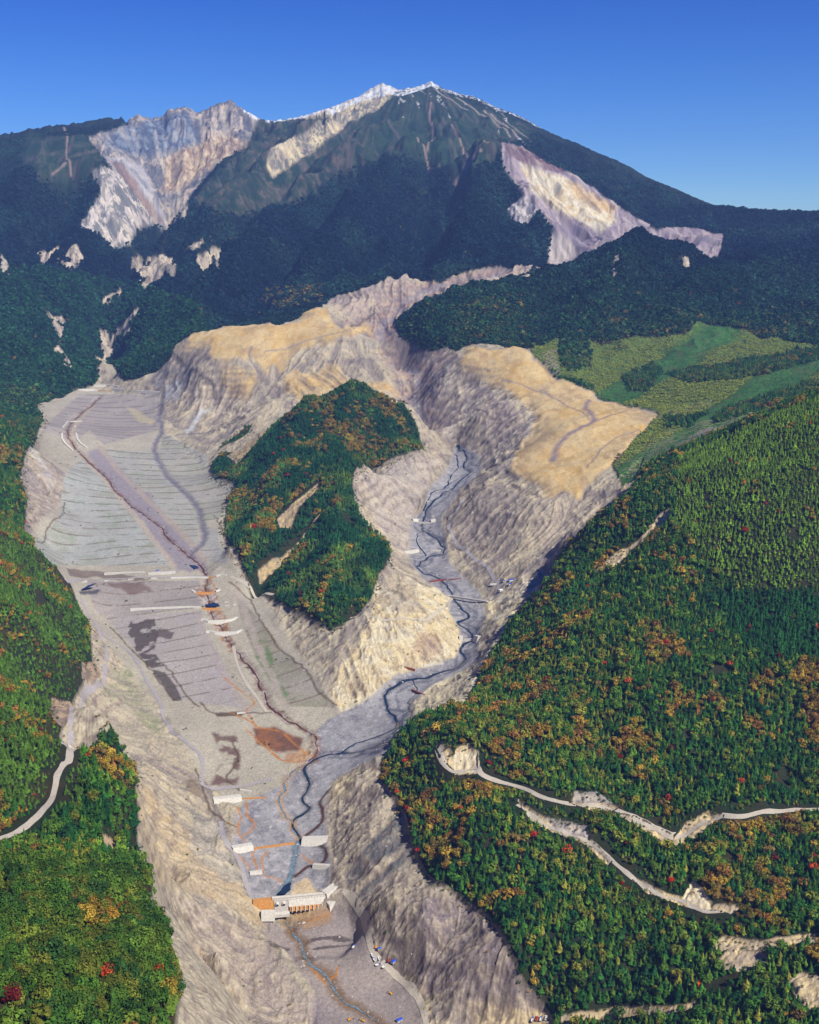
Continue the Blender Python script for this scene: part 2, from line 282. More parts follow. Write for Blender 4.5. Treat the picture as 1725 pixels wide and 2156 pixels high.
BASE = [(560,1910),(600,1940),(690,1900),(740,1900),(775,1960),(790,2010),(870,2080),(900,2156),(900,9000),(600,9000),(660,2080),(600,1990),(560,1960)]
YELLOW = [[(1000,722),(1120,738),(1130,762),(1170,797),(1250,832),(1320,860),(1380,870),(1385,882),(1330,942),(1290,985),(1240,1010),(1215,1040),(1170,1045),(1110,1020),(1080,980),(1095,940),(1130,905),(1140,870),(1110,850),(1050,810),(1000,790),(970,760),(985,735)],
 [(370,722),(480,687),(560,682),(610,672),(672,648),(700,680),(720,695),(770,690),(790,700),(740,710),(640,740),(600,760),(560,790),(520,760),(470,770),(440,740),(400,740)],[(470,770),(510,780),(545,800),(540,830),(500,840),(470,800)],[(600,790),(700,770),(760,800),(850,840),(740,835),(700,850),(600,830),(580,800)]]
m_flat = region([FLAT1], 1500, 5000, 3.0); m_bed = region([BED], 1250, 3900, 4.0); m_base = region([BASE], 500, 1500, 5.0)
m_yel = region(YELLOW, 2600, 5300, 22.0)
flatw = (m_flat | m_bed | m_base)

def blur(M, n=3):
    M = M.astype(np.float32)
    for _ in range(n):
        M = (M + np.roll(M, 1, 0) + np.roll(M, -1, 0) + np.roll(M, 1, 1) + np.roll(M, -1, 1)) / 5
    return M
def blur_big(M, k):                       # box blur, k cells
    M = M.astype(np.float32)
    for ax in (0, 1):
        c = np.cumsum(np.pad(M, [(k, k) if i == ax else (0, 0) for i in (0, 1)], mode='edge'), axis=ax)
        M = (np.take(c, range(2 * k, c.shape[ax]), ax) - np.take(c, range(0, c.shape[ax] - 2 * k), ax)) / (2 * k)
    return M

F_flat = blur_big(flatw, 6)
F_rock = blur_big(rock, 4); F_bare = blur_big(bare & ~flatw & ~m_yel, 5); F_yel = blur_big(m_yel, 5)
# ------------------------------------------------------------------ relief
far = sstep(4300, 6200, GY)
cx, cy = 60.0, 9300.0                      # hub of the volcano's gullies
th = np.arctan2(GX - cx, cy - GY); rr = np.hypot(GX - cx, GY - cy)
warp = fbm(GX / 900, GY / 900, 5, 3) - 0.5
gul = ridged(th * 9 + warp * 1.6, rr / 4200 + warp, 41, 4)
gul2 = ridged(th * 34 + warp * 4, rr / 1500, 47, 3)
notsky = 1 - sstep(-0.018, 0.0, (GZ - CAM_Z) / GY - np.interp(GU, [q[0] for q in skyline], [kslope(q[1]) for q in skyline]))
amp = np.clip(rr / 3000, 0.25, 1.0) * far * (0.25 + 0.75 * notsky)
relief = amp * ((gul - 0.45) * 120 + (gul2 - 0.45) * 10)
relief += far * (0.3 + 0.7 * notsky) * (fbm(GX / 160, GY / 160, 9, 4) - 0.5) * 40
def spur(pts, h, w):
    global relief
    path = [Vector((q[0], q[1], 0)) for q in (pt(*p) for p in pts)]; fine = []
    for a_, b_ in zip(path[:-1], path[1:]):
        n_ = max(1, int((b_ - a_).length / 60)); fine += [a_.lerp(b_, t / n_) for t in range(n_)]
    fine.append(path[-1])
    D = dist_line(fine, w * 3.2); s_ = D < w * 3.2
    d_ = D[s_] + (fbm(GX[s_] / (w * 1.3), GY[s_] / (w * 1.3), 171, 3) - .5) * w * 1.3
    relief[s_] += h * np.exp(-np.abs(d_ / w) ** 1.5) * np.clip(1 - (D[s_] / (w * 3.2)) ** 2, 0, 1)
for pts_, h_, w_ in [
 ([(-60,450,7150),(0,430,7100),(100,390,7200),(200,352,7300),(215,405,7000),(172,480,6750),(150,560,6300)], 60, 110),
 ([(560,262,8700),(520,330,8300),(455,395,7700),(400,450,7200),(350,530,6700),(300,600,6200),(262,660,5900)], 100, 120),
 ([(700,245,8800),(640,330,8200),(560,390,7700),(500,440,7300),(430,520,6700),(380,600,6000),(310,700,5400)], 100, 120),
 ([(820,280,8100),(720,370,7500),(620,430,7000),(540,500,6500),(470,590,5700),(400,680,5150)], 90, 120),
 ([(860,330,7700),(800,400,7100),(740,470,6600),(650,560,5900)], 80, 110), ([(1000,345,7400),(1010,420,6900),(1000,500,6300),(960,560,5800)], 80, 100),
 ([(1035,335,7250),(1090,380,6900),(1140,450,6450)], 40, 70), ([(1300,345,8300),(1420,430,7600),(1550,470,7200),(1725,490,7000)], 70, 130), ([(1180,300,8500),(1300,370,7800),(1440,450,7200)], 50, 100),
 ([(905,335,7600),(905,420,6950),(880,500,6300),(850,560,5800)], -90, 90), ([(960,392,7150),(945,470,6500),(920,540,5900)], -90, 90), ([(350,470,7450),(300,560,6650),(240,640,6050),(228,735,5250)], -110, 100),
 ([(545,300,8600),(470,400,7700),(410,480,7000),(330,600,6200)], -80, 80), ([(690,340,8000),(600,410,7400),(520,470,6900),(440,560,6200),(370,660,5500)], -80, 80), ([(760,390,7200),(680,450,6700),(600,540,6000),(520,620,5400)], -70, 90), ([(160,400,7100),(90,470,6700),(40,560,6100)], -80, 110),
 ([(-40,600,5800),(60,620,5600),(120,680,5350),(160,750,5150),(190,800,4900)], 70, 100), ([(-100,640,5200),(0,700,5000),(90,760,4850),(150,810,4700)], 60, 80), ([(110,640,5750),(120,700,5450),(175,780,5000)], -50, 60), ([(430,668,5050),(340,715,4900),(262,775,4780)], 50, 60),
 ([(742,830,3500),(705,950,3180),(735,1040,2880),(705,1100,2700),(700,1220,2420),(700,1290,2300)], 34, 45), ([(650,872,3450),(600,960,3200),(545,1060,2850),(505,1140,2640)], 30, 45), ([(690,1045,2800),(640,1090,2700),(590,1150,2600),(545,1205,2520)], -30, 30), ([(800,860,3480),(790,930,3300),(700,1000,3000)], -18, 40), ([(800,1140,2600),(770,1200,2480),(760,1260,2380)], 20, 35),
 ([(1725,560,5300),(1600,560,5150),(1480,620,4800)], 60, 110), ([(1345,500,5150),(1300,580,4800),(1220,680,4450)], 35, 70), ([(1180,565,4950),(1080,650,4550),(1000,700,4350)], 30, 60), ([(1460,560,5150),(1380,640,4700)], -50, 70), ([(1250,560,5050),(1150,650,4600),(1110,710,4320)], -40, 60),
 ([(1725,1245,1830),(1560,1260,1850),(1400,1150,2100),(1300,1130,2150)], -16, 60), ([(1725,1000,2100),(1500,1090,2080),(1350,1200,1990),(1200,1330,1860)], 22, 60), ([(1725,1420,1670),(1450,1440,1690),(1200,1500,1650),(1050,1560,1610)], 16, 60), ([(1430,1750,1400),(1300,1640,1520),(1250,1500,1640),(1260,1380,1780)], -18, 50), ([(1250,1215,1990),(1315,1140,2120),(1400,1080,2230)], -12, 22)]:
    spur(pts_, h_ * (1.6 if abs(h_) >= 70 and min(q[2] for q in pts_) > 4900 else 1.0), w_)
SC_ = 1 - .65 * blur_big(m_scar, 6)
relief += SC_ * F_rock * (0.35 + 0.65 * notsky) * ((ridged(GX / 150 + warp * 2, GY / 300, 61, 5) - 0.45) * 105 + (ridged(GX / 45, GY / 80, 67, 4) - 0.45) * 28)
near = 1 - far
farr = (1 - blur_big(rock, 22)) * sstep(4700, 5600, GY) * notsky * (1 - sstep(8200, 8800, GY)) * (1 - .85 * ((GU > 1130) & (GY < 7400)))
relief += farr * ((ridged(GX / 620 + warp * 2.2, GY / 1000 + warp, 141, 3) - 0.5) * 110 + (ridged(GX / 210 + warp * 3, GY / 420 + warp, 149, 3) - .5) * 55)
relief += sstep(3600, 4300, GY) * (1 - farr) * (1 - F_bare) * (1 - F_yel) * (1 - F_flat) * (1 - F_rock) * notsky * (ridged(GX / 170, GY / 210, 157, 3) - .5) * 45
relief += near * (1 - F_flat) * (1 - F_yel) * (1 - F_bare) * ((fbm(GX / 170, GY / 170, 71, 4) - 0.5) * 42)
relief += near * F_bare * ((fbm(GX / 90, GY / 90, 77, 5) - 0.5) * 20 + (ridged(GX / 38, GY / 48, 79, 5) - 0.4) * 9.0 + (ridged(GX / 13, GY / 16, 87, 3) - .4) * 2.4)
relief += F_yel * (fbm(GX / 120, GY / 120, 81, 5) - 0.5) * 24
relief += near * F_flat * (fbm(GX / 14, GY / 14, 83, 3) - 0.5) * 0.9

# streaks that run down particular slopes: (outline, from, to, width, length, height, y-range)
def axis_dir(p, q, Yp, Yq):
    a = pt(*p, Yp); b = pt(*q, Yq); d = np.array([b[0] - a[0], b[1] - a[1]]); return d / np.linalg.norm(d)
STREAKS = [
 ([(960,1040),(1060,1000),(1180,1045),(1290,1050),(1350,1010),(1190,1160),(1130,1260),(1055,1240),(1000,1170),(955,1100)], (1240,1040),(1040,1200),2740,2480, 26, 300, 8),
 ([(690,1650),(800,1620),(870,1800),(960,1885),(1100,2055),(1160,2140),(900,2120),(830,2040),(780,1960),(730,1870),(700,1800)], (850,1720),(700,1880),1350,1430, 13, 150, 4),
 ([(750,1000),(900,950),(950,970),(900,1030),(870,1090),(860,1190),(830,1170),(760,1100)], (780,1010),(860,1110),3000,2800, 22, 220, 6),
 ([(780,1270),(820,1200),(900,1240),(950,1262),(970,1360),(870,1410),(720,1500),(680,1480),(730,1350)], (800,1280),(860,1400),2360,2120, 20, 180, 6),
 ([(290,1600),(420,1650),(520,1870),(560,1960),(560,2156),(380,2156),(320,1950),(290,1750)], (300,1700),(500,1900),1530,1440, 14, 150, 3.5),
 ([(900,740),(1000,780),(1120,850),(1130,900),(1070,990),(1020,960),(960,940),(890,860)], (1080,860),(960,940),3600,3600, 40, 180, 20),
 ([(350,740),(470,780),(560,860),(440,930),(340,860)], (440,780),(400,900),4400,4100, 60, 200, 17),
 ([(560,780),(860,760),(880,850),(740,830),(600,850)], (760,740),(850,850),4450,4050, 40, 200, 16),
 ([(670,640),(870,560),(1175,545),(1080,590),(900,630),(820,700),(740,700)], (860,575),(850,640),5400,5060, 40, 260, 26),
 ([(1190,350),(1300,430),(1310,520),(1200,480),(1100,350)], (1250,390),(1210,490),7150,6500, 70, 500, 16),
 ([(60,950),(140,1000),(130,1060),(60,1130)], (60,960),(120,1060),3600,3000, 24, 150, 8)]
STRK = np.zeros(GX.shape, np.float32); 
for i, (poly, p, q, Yp, Yq, w, L, h) in enumerate(STREAKS):
    m = inpoly(GU, GV, poly) & (GY > min(Yp, Yq) * 0.8) & (GY < max(Yp, Yq) * 1.25)
    if not m.any(): continue
    F = blur_big(m, 8); sel = F > 0.01
    d = axis_dir(p, q, Yp, Yq); x = GX[sel]; y = GY[sel]
    al = x * d[0] + y * d[1]; ac = -x * d[1] + y * d[0]
    ww = (fbm(x / (L * 0.8), y / (L * 0.8), 90 + i, 2) - 0.5) * w * 3
    n = ridged((ac + ww) / w, al / L, 100 + i, 4)
    STRK[sel] = np.maximum(STRK[sel], F[sel] * n)
    relief[sel] += F[sel] * (n - 0.45) * h
relief += F_bare * (fbm(GX / 7, GY / 7, 85, 2) - 0.5) * 1.2 * near
GZ = GZ + relief
# scarps: the grass shelves and the woods stand a step above the eroded ground
GZ += 7 * blur_big(m_yel, 7) + 5 * blur_big(~bare & (GY < 4200), 1) * near
# sharpen the skyline to the traced one
dep_ = GY * CP - (GZ - CAM_Z) * SP
zone_ = (GY > 7200) & (GY < 9900); kk_ = np.where(zone_, (GZ - CAM_Z) / GY, -9)
rc = np.argmax(kk_, 0); cc = np.arange(NA); Yc = GY[rc, cc]
for _ in range(3):
    kc = (GZ[rc, cc] - CAM_Z) / GY[rc, cc]; uc, vc = uv_of(GX[rc, cc], GY[rc, cc], GZ[rc, cc])
    jag = (vnoise(uc / 5.0, uc * 0 + 1, 811) - .5) * 3.5 * np.interp(uc, [250, 560, 700, 1000, 1150, 1400], [1.6, 1.2, .7, 1.0, .6, .4])
    vt = np.interp(uc, [q[0] for q in SKY_UV], [q[1] for q in SKY_UV]) + jag
    dz = (kslope(vt) - kc) * Yc
    wY = np.where(GY < Yc[None], np.exp(-((LL - np.log(Yc)[None]) / .035) ** 2), 1.0); GZ += dz[None] * wY * (GY > 6500)
    over = (GZ - CAM_Z) / GY; lim = kslope(vt)[None] - .0004; GZ = np.where((GY > 6500) & (over > lim) & (np.arange(NY)[:, None] != rc[None]), CAM_Z + lim * GY, GZ)
GU, GV = uv_of(GX, GY, GZ)
m_scar = region([SCAR], 5450, 9000, 3.0); m_scar2 = region([SCAR2], 5500, 9000, 8.0); m_crat = region([CRATER], 6800, 12000, 5.0); m_palel = region([PALE_L], 6000, 9000, 9.0); m_paler = region([PALE_R], 6800, 12000, 8.0)
m_patch = region(PATCH, 4400, 9000, 9.0) & (fbm(GX / 26, GY / 130, 37, 3) > .36); m_alp = region(ALPINE, 6000, 12000, 6.0); m_bare &= ~((GY > 4600) & ~region([BARE], 520, 5750, 6.0)); rock = m_scar | m_scar2 | m_crat | m_palel | m_paler | m_patch; bare = m_bare | m_rh | m_lh | m_ib
# steepness
dZc = np.gradient(GZ, axis=1) / (np.gradient(acol)[None] * GY); dZr = np.gradient(GZ, axis=0) / np.gradient(GY, axis=0)
STEEP = np.hypot(dZc, dZr - AA * dZc).astype(np.float32); CURV = GZ - blur_big(GZ, 3)
# gullies: noise drawn out along the true fall line of the slopes
GZs = blur_big(GZ, 5).astype(np.float32); GZs[:6] = GZs[6]; gx_ = np.gradient(GZs, axis=1) / (np.gradient(acol)[None] * GY); gy_ = np.gradient(GZs, axis=0) / np.gradient(GY, axis=0) - AA * gx_
gl = np.hypot(gx_, gy_) + 1e-4; sx_, sy_ = gx_ / gl, gy_ / gl; wstep = 1.7 * np.maximum(GY / 1400, .8)
dr_ = (sy_ * wstep / GY / np.gradient(lrow)[:, None]).astype(np.float32); dc_ = ((sx_ - AA * sy_) * wstep / GY / np.gradient(acol)[None]).astype(np.float32)
def fall_noise(seed, b, n):
    W = np.random.default_rng(seed).random(GX.shape, dtype=np.float32)
    if b: W = blur_big(W, b)
    r0 = np.arange(NY, dtype=np.float32)[:, None] + np.zeros(GX.shape, np.float32); c0 = np.arange(NA, dtype=np.float32)[None] + np.zeros(GX.shape, np.float32); acc = W.copy()
    for sg in (-1, 1):
        r = r0.copy(); c = c0.copy()
        for _ in range(n):
            ri = np.clip(r + .5, 0, NY - 1).astype(np.int32); ci = np.clip(c + .5, 0, NA - 1).astype(np.int32)
            r += sg * dr_[ri, ci]; c += sg * dc_[ri, ci]; ri = np.clip(r + .5, 0, NY - 1).astype(np.int32); ci = np.clip(c + .5, 0, NA - 1).astype(np.int32); acc += W[ri, ci]
    acc -= blur_big(acc, 14); return acc / (acc[300:-300, 150:-150].std() + 1e-6)
FN1 = np.clip(fall_noise(5, 0, 13), -2.5, 2.5); FN2 = np.clip(fall_noise(6, 2, 26), -2.5, 2.5)
gw = sstep(.16, .5, blur_big(STEEP, 4)) * np.clip(blur_big(bare & ~flatw & ~m_yel, 3) * near + blur_big(np.maximum(rock, m_alp * .5), 3) * far, 0, 1)
FNW = gw
GZ = GZ + gw * (FN1 * .25 + FN2 * .75) * np.maximum(GY / 1500, .8) ** .8 * np.where(GY > 7600, .35, 1)

GZ = GZ - 9.0 * blur_big(region([[(540,1915),(690,1898),(742,1902),(765,1960),(720,2010),(620,2010),(565,1965)]], 900, 1600, 0.5), 5)
GORGE = [pt(*q)[:2] for q in [(915,915,3760),(893,895,3850),(872,845,4080),(880,795,4220),(850,765,4400),(835,742,4560),(800,700,4850),(830,650,5050),(880,612,5250),(1000,582,5450),(1150,556,5650)]]
# local features: hollowed river channels
def height_at(x, y):
    x = np.atleast_1d(np.asarray(x, float)); y = np.atleast_1d(np.asarray(y, float))
    a = x / y; L = np.log(y)
    ia = np.clip(np.searchsorted(acol, a) - 1, 0, NA - 2); il = np.clip(np.searchsorted(lrow, L) - 1, 0, NY - 2)
    fa = (a - acol[ia]) / (acol[ia + 1] - acol[ia]); fl = (L - lrow[il]) / (lrow[il + 1] - lrow[il])
    fa = np.clip(fa, 0, 1); fl = np.clip(fl, 0, 1)
    return (GZ[il, ia] * (1 - fa) + GZ[il, ia + 1] * fa) * (1 - fl) + (GZ[il + 1, ia] * (1 - fa) + GZ[il + 1, ia + 1] * fa) * fl

def at(u, v, ymin=700, ymax=9000):
    """first ground point met in direction (u, v) beyond ymin"""
    Y = np.exp(np.arange(math.log(ymin), math.log(ymax), 0.0009))
    a = (u - CU) / FPX; b = (CV - v) / FPX; t = Y / (CP + b * SP)
    X = a * t; Z = CAM_Z + t * (-SP + b * CP); H = height_at(X, Y)
    k = np.argmax(H >= Z)
    if H[k] < Z[k]: k = int(np.argmin(np.abs(H - Z)))
    return Vector((float(X[k]), float(Y[k]), float(H[k])))

def trace(pts, ymin=1150, ymax=5500):
    return [at(u, v, ymin, ymax) for u, v in pts]

def smooth_path(P3, step=6.0, rough=0.0):
    q = [Vector((p.x, p.y, 0)) for p in P3]
    out = []
    for i in range(len(q) - 1):
        p0 = q[max(i - 1, 0)]; p1 = q[i]; p2 = q[i + 1]; p3 = q[min(i + 2, len(q) - 1)]
        n = max(1, int((p2 - p1).length / step))
        for j in range(n):
            t = j / n
            out.append(0.5 * ((2 * p1) + (p2 - p0) * t + (2 * p0 - 5 * p1 + 4 * p2 - p3) * t * t + (3 * p1 - p0 - 3 * p2 + p3) * t ** 3))
    out.append(q[-1])
    return out

#MARK_RELIEF_DONE
# ------------------------------------------------------------------ traced lines (streams, roads, walls)
L_DENJO = [(962,940),(985,962),(975,982),(990,995),(960,1020),(925,1045),(910,1060),(895,1082),(891,1100),(890,1115),(905,1125),(925,1140),(937,1155),(930,1166),(905,1172),(885,1185),(880,1195),(895,1207),(920,1215),(935,1228),(945,1240),(952,1253),(962,1270),(975,1284),(987,1297),(980,1305),(965,1313),(982,1325),(998,1341),(988,1352),(973,1362),(972,1378),(980,1388),(968,1402),(940,1412),(900,1425),(865,1432),(832,1445),(810,1465),(815,1490),(832,1512),(836,1532),(822,1555),(800,1570),(765,1580),(720,1586),(672,1593),(650,1604)]
L_DENJO2 = [(958,955),(965,985),(945,1015),(915,1035),(900,1058),(893,1075)]
L_DENJO3 = [(893,1118),(880,1125),(878,1145),(893,1162),(897,1172)]
L_DENJO4 = [(836,1532),(812,1545),(770,1560),(712,1588)]
L_DENJO5 = [(870,1432),(880,1455),(862,1480),(868,1500),(850,1520)]
L_MID = [(648,1605),(641,1622),(652,1645),(646,1668),(640,1680),(643,1692),(654,1701),(640,1712),(621,1725),(615,1736),(618,1748),(630,1760),(632,1771)]
L_MAIN = [(632,1771),(621,1786),(618,1810),(613,1833),(613,1850),(598,1870),(588,1888),(582,1900)]
L_LOW = [(603,1938),(609,1955),(618,1970),(630,1984),(636,2000),(641,2014),(655,2029),(672,2041),(683,2055),(693,2071),(706,2087),(718,2100),(732,2112),(757,2124),(782,2140),(806,2158),(835,2200),(860,2260)]
L_TEAL = [(666,1603),(636,1615),(613,1628),(601,1645),(600,1662),(587,1683),(598,1708),(611,1728),(617,1747),(632,1768)]
L_LOOP = [(687,1668),(674,1688),(681,1705),(682,1723),(671,1738),(644,1758),(634,1768)]
L_LOOP2 = [(676,1777),(686,1792),(684,1812),(650,1827),(618,1850)]
L_BROWN = [(213,833),(195,850),(178,865),(152,888),(143,903),(148,925),(163,945),(192,975),(225,1005),(242,1030),(268,1055),(300,1080),(338,1108),(350,1128),(377,1150),(405,1175),(423,1190),(434,1208),(436,1222),(432,1240),(444,1268),(446,1285),(452,1300),(466,1320),(478,1342),(488,1360),(508,1380),(538,1420),(553,1452),(566,1484),(590,1506),(622,1524),(652,1540),(668,1560),(664,1585),(650,1600)]
L_DARKCH = [(338,850),(336,880),(340,908),(325,938),(330,960),(345,990),(370,1020),(398,1046),(416,1070),(424,1098),(430,1120),(426,1142),(410,1156),(398,1170)]
L_DARKCH2 = [(500,880),(450,905),(395,915),(342,925)]
L_ORANGE = [[(501,1700),(503,1715),(509,1724),(500,1741),(506,1761),(516,1774)],[(518,1690),(518,1713),(531,1733),(533,1748),(511,1760)],[(536,1790),(537,1815),(546,1834)],[(561,1790),(553,1820),(560,1846),(582,1853),(595,1862)],[(502,1797),(515,1815),(527,1832)],[(640,1800),(655,1815),(670,1822)],
 [(600,1545),(612,1560),(630,1575),(655,1590)],[(560,1560),(575,1590),(610,1605)],[(520,1535),(545,1560),(590,1600)],[(487,1500),(520,1518),(545,1530),(590,1540)],[(470,1425),(500,1450),(533,1480),(520,1500),(540,1530)],[(655,2030),(665,2055),(680,2070)],[(715,2035),(705,2052),(690,2065)],[(612,1960),(625,1950),(660,1938),(690,1928)],[(440,1210),(450,1240),(440,1255)]]
L_BROWNS = [[(350,1400),(370,1430),(400,1475),(420,1490)],[(480,1225),(500,1240),(525,1262),(545,1300),(565,1330),(585,1360),(620,1390),(650,1420),(665,1450),(690,1475),(712,1486)],[(232,1320),(270,1360),(310,1400),(340,1440),(365,1475)],[(420,1480),(460,1505),(530,1502),(600,1498)],[(135,1058),(130,1085),(100,1120),(72,1140)],[(452,1085),(468,1110),(475,1145)],
 [(490,1560),(500,1600),(480,1640),(505,1665)],[(415,1620),(425,1650),(435,1690),(440,1705)],[(440,1700),(470,1730),(498,1740)]]
R_LEFT = [(-40,1775),(15,1762),(50,1745),(92,1705),(115,1665),(122,1630),(135,1610),(147,1595),(150,1572)]
R_LEFT2 = [(128,1562),(150,1520),(175,1468),(207,1442),(222,1400),(226,1372),(212,1340),(198,1310),(182,1285),(172,1262)]
R_FLAT = [(198,1318),(230,1345),(265,1365),(290,1395),(310,1435),(335,1475),(345,1510),(365,1545),(400,1570),(422,1590),(428,1620),(424,1640),(432,1655),(470,1660),(520,1655),(570,1640)]
R_SERV = [(465,1730),(470,1760),(480,1780),(500,1805),(510,1830),(518,1860),(532,1895)]
R_DAM = [(700,1880),(723,1877),(745,1897),(765,1927),(775,1957),(778,1982),(788,2010),(818,2040),(840,2062),(868,2085),(885,2110),(895,2145),(905,2200)]
R_DENJO = [(975,1050),(962,1075),(950,1092),(945,1112),(955,1135),(975,1155),(995,1173),(1018,1188),(1035,1208),(1048,1228),(1053,1245),(1040,1262),(1020,1266)]
R_BLUFF = [(953,1258),(935,1283),(905,1300),(860,1303),(800,1303),(738,1302)]
R_CREST = [(140,1225),(200,1222),(260,1219),(330,1216),(400,1214),(440,1213)]
R_KNOLL = [(486,1215),(509,1225),(526,1237),(557,1250),(577,1252)]
R_TRACK = [(492,1360),(500,1400),(520,1440),(545,1475),(562,1500)]
R_HILL = [(922,1578),(935,1605),(962,1625),(1002,1620),(1015,1632),(1047,1645),(1092,1657),(1132,1675),(1162,1685),(1212,1695),(1262,1700),(1312,1712),(1352,1732),(1387,1747),(1417,1760),(1447,1757),(1467,1742),(1512,1724),(1557,1720),(1602,1712),(1660,1708),(1740,1702)]
R_HILL2 = [(1088,1695),(1122,1720),(1150,1738),(1182,1750),(1237,1772),(1262,1790),(1287,1812),(1332,1850),(1362,1870),(1392,1885),(1437,1898),(1482,1917),(1537,1924)]
B_LEFT = [(175,955),(250,1045),(310,1120),(365,1192)]; B_RIGHT = [(212,940),(290,1030),(360,1100),(432,1182)]
W_ = {}
def line(name, pts, ymin=1150, ymax=5500):
    p = smooth_path(trace(pts, ymin, ymax)); k = len(W_) * 3.1; amp_ = 5.0
    for i, q in enumerate(p):
        q.x += amp_ * (float(fbm(np.array([q.y / 17.0]), np.array([k]), 971, 2)[0]) - .5) * 2; q.y += amp_ * (float(fbm(np.array([q.x / 17.0]), np.array([k]), 975, 2)[0]) - .5) * 2
    W_[name] = p; return p

streams = {}
for nm, pts, ymin in [('denjo', L_DENJO, 1700), ('d2', L_DENJO2, 1800), ('d3', L_DENJO3, 1800), ('d4', L_DENJO4, 1700), ('d5', L_DENJO5, 1700), ('mid', L_MID, 1300), ('main', L_MAIN, 1300), ('low', L_LOW, 1050), ('teal', L_TEAL, 1300), ('loop', L_LOOP, 1300), ('loop2', L_LOOP2, 1300), ('brown', L_BROWN, 1600), ('dark', L_DARKCH, 2400)]:
    line(nm, pts, ymin)

# cut the channels slightly into their beds
def carve(nm, w, dz):
    global GZ
    D = dist_line(W_[nm], w * 3); GZ = GZ - dz * np.exp(-(D / w) ** 2) * (D < 3 * w)
W_['gorge'] = smooth_path([Vector((q[0], q[1], 0)) for q in GORGE], 25)
DG = dist_line(W_['gorge'], 190); GZ = GZ - 20 * np.exp(-(DG / 48) ** 2) * (DG < 180)
carve('brown', 11, 3.5); carve('dark', 9, 3.0); carve('denjo', 7, 1.3); carve('low', 7, 2.0); carve('main', 6, 1.0)

# ------------------------------------------------------------------ ground colour (material colour, with shade painted into hollows and one cliff)
G_ = 0.60
col = np.zeros(GX.shape + (3,), np.float32)
n1 = fbm(GX / 60, GY / 60, 201, 4); n2 = fbm(GX / 9, GY / 9, 205, 3); n3 = fbm(GX / 240, GY / 240, 209, 4); n4 = fbm(GX / 22, GY / 22, 213, 3); n0 = vnoise(GX / 3.1, GY / 3.1, 217)
def paint(mask, c, w=1.0, c2=None, n=None):
    """mask float/bool; colour c, drifting to c2 along noise n"""
    f = (np.asarray(mask, np.float32) * w)[..., None]
    s = f[..., 0] > 0.002
    base = lin(c) * G_
    k = base[None]
    if c2 is not None: k = base[None] + (lin(c2) * G_ - base)[None] * np.clip(n[s], 0, 1)[:, None]
    col[s] = col[s] * (1 - f[s]) + k * f[s]
def polyP(poly, ymin=1100, ymax=5500, wob=4.0): return region([poly], ymin, ymax, wob)
def soft(m, k=3): return blur_big(m, k)
c01 = lambda x, a, b: np.clip((x - a) / (b - a), 0, 1)

paint(np.ones(GX.shape), (44, 56, 36), 1, (66, 60, 40), c01(n4, .35, .75))
# far slopes under the woods
paint(sstep(4600, 5600, GY), (24, 40, 44), 1, (40, 56, 44), c01(n1, .4, .7))
paint(soft(m_alp, 6), (40, 66, 54), .95, (62, 84, 62), c01(n1, .35, .65))
paint(soft(m_alp, 3) * c01(gul2 * .5 + n2 * .5, .55, .72), (128, 112, 108), .55); paint(soft(m_alp & (GU < 760) & (GU > 400), 3) * c01(n4 * .6 + n1 * .4, .5, .66), (134, 112, 104), .6); paint(m_alp * c01(n2, .5, .6), (24, 44, 40), .6)
for ln, w in [([(908,215),(905,250),(912,285),(900,320)], 9), ([(960,385),(978,350),(1000,330),(1012,318)], 16), ([(985,345),(975,310),(958,275),(950,262)], 8), ([(1000,330),(1030,300)], 9), ([(880,290),(895,320),(925,350)], 8), ([(135,268),(142,290),(140,330),(150,370)], 8), ([(110,368),(140,345)], 6)]:
    D2 = dist_line(smooth_path([at(u, v, 6200, 9400) for u, v in ln], 40), w * 3); paint(np.clip(1.5 - D2 / w - n2 * .5, 0, 1), (176, 150, 138), .8)
for ln, w in [([(915,188),(950,210),(985,232)], 8), ([(960,205),(1000,232),(1045,262),(1075,290)], 7), ([(1020,235),(1060,262),(1095,293)], 9), ([(1060,250),(1120,300)], 5)]:
    D2 = dist_line(smooth_path([at(u, v, 6800, 9400) for u, v in ln], 40), w * 3); paint(np.clip(1.5 - D2 / w - n2 * .8, 0, 1), (206, 190, 176), .85)
# rock
g5 = ridged(GX / 60 + warp * 3, GY / 140, 311, 4)
for m, a, b, c in [(m_crat, (140,136,138), (205,188,170), (86,94,108)), (m_palel, (212,200,196), (236,222,205), (84,96,100)), (m_paler, (196,178,150), (240,222,176), (76,92,96)), (m_patch, (206,190,170), (226,208,180), (110,104,96)), (m_scar2, (205,196,200), (226,214,205), (120,116,120))]:
    paint(soft(m, 1), a, 1, b, c01(n4 + (g5 - .5) * .7, .38, .66))
    paint(m & (n2 * .5 + n4 * .5 + (g5 - .5) * -.5 > (.57 if m is not m_palel else .50)), c, .75)
paint(soft(polyP([(250,330),(300,345),(355,470),(340,478),(300,410),(215,330)], 6500, 9500), 2), (196,192,196), .85)
paint(soft(polyP([(225,330),(260,345),(345,455),(350,470),(330,465),(280,400)], 6500, 9500), 1), (150,118,104), .8)
paint(soft(polyP([(350,330),(470,280),(530,300),(460,345),(380,400),(340,400)], 6500, 9500, 10), 3), (176,142,116), .85, (232,210,170), c01(n4, .4, .7))
paint(soft(polyP([(270,262),(400,232),(420,300),(360,320),(280,330),(210,300)], 6500, 9500, 8), 3), (84,100,128), .9, (140,154,172), c01(n4, .4, .7))
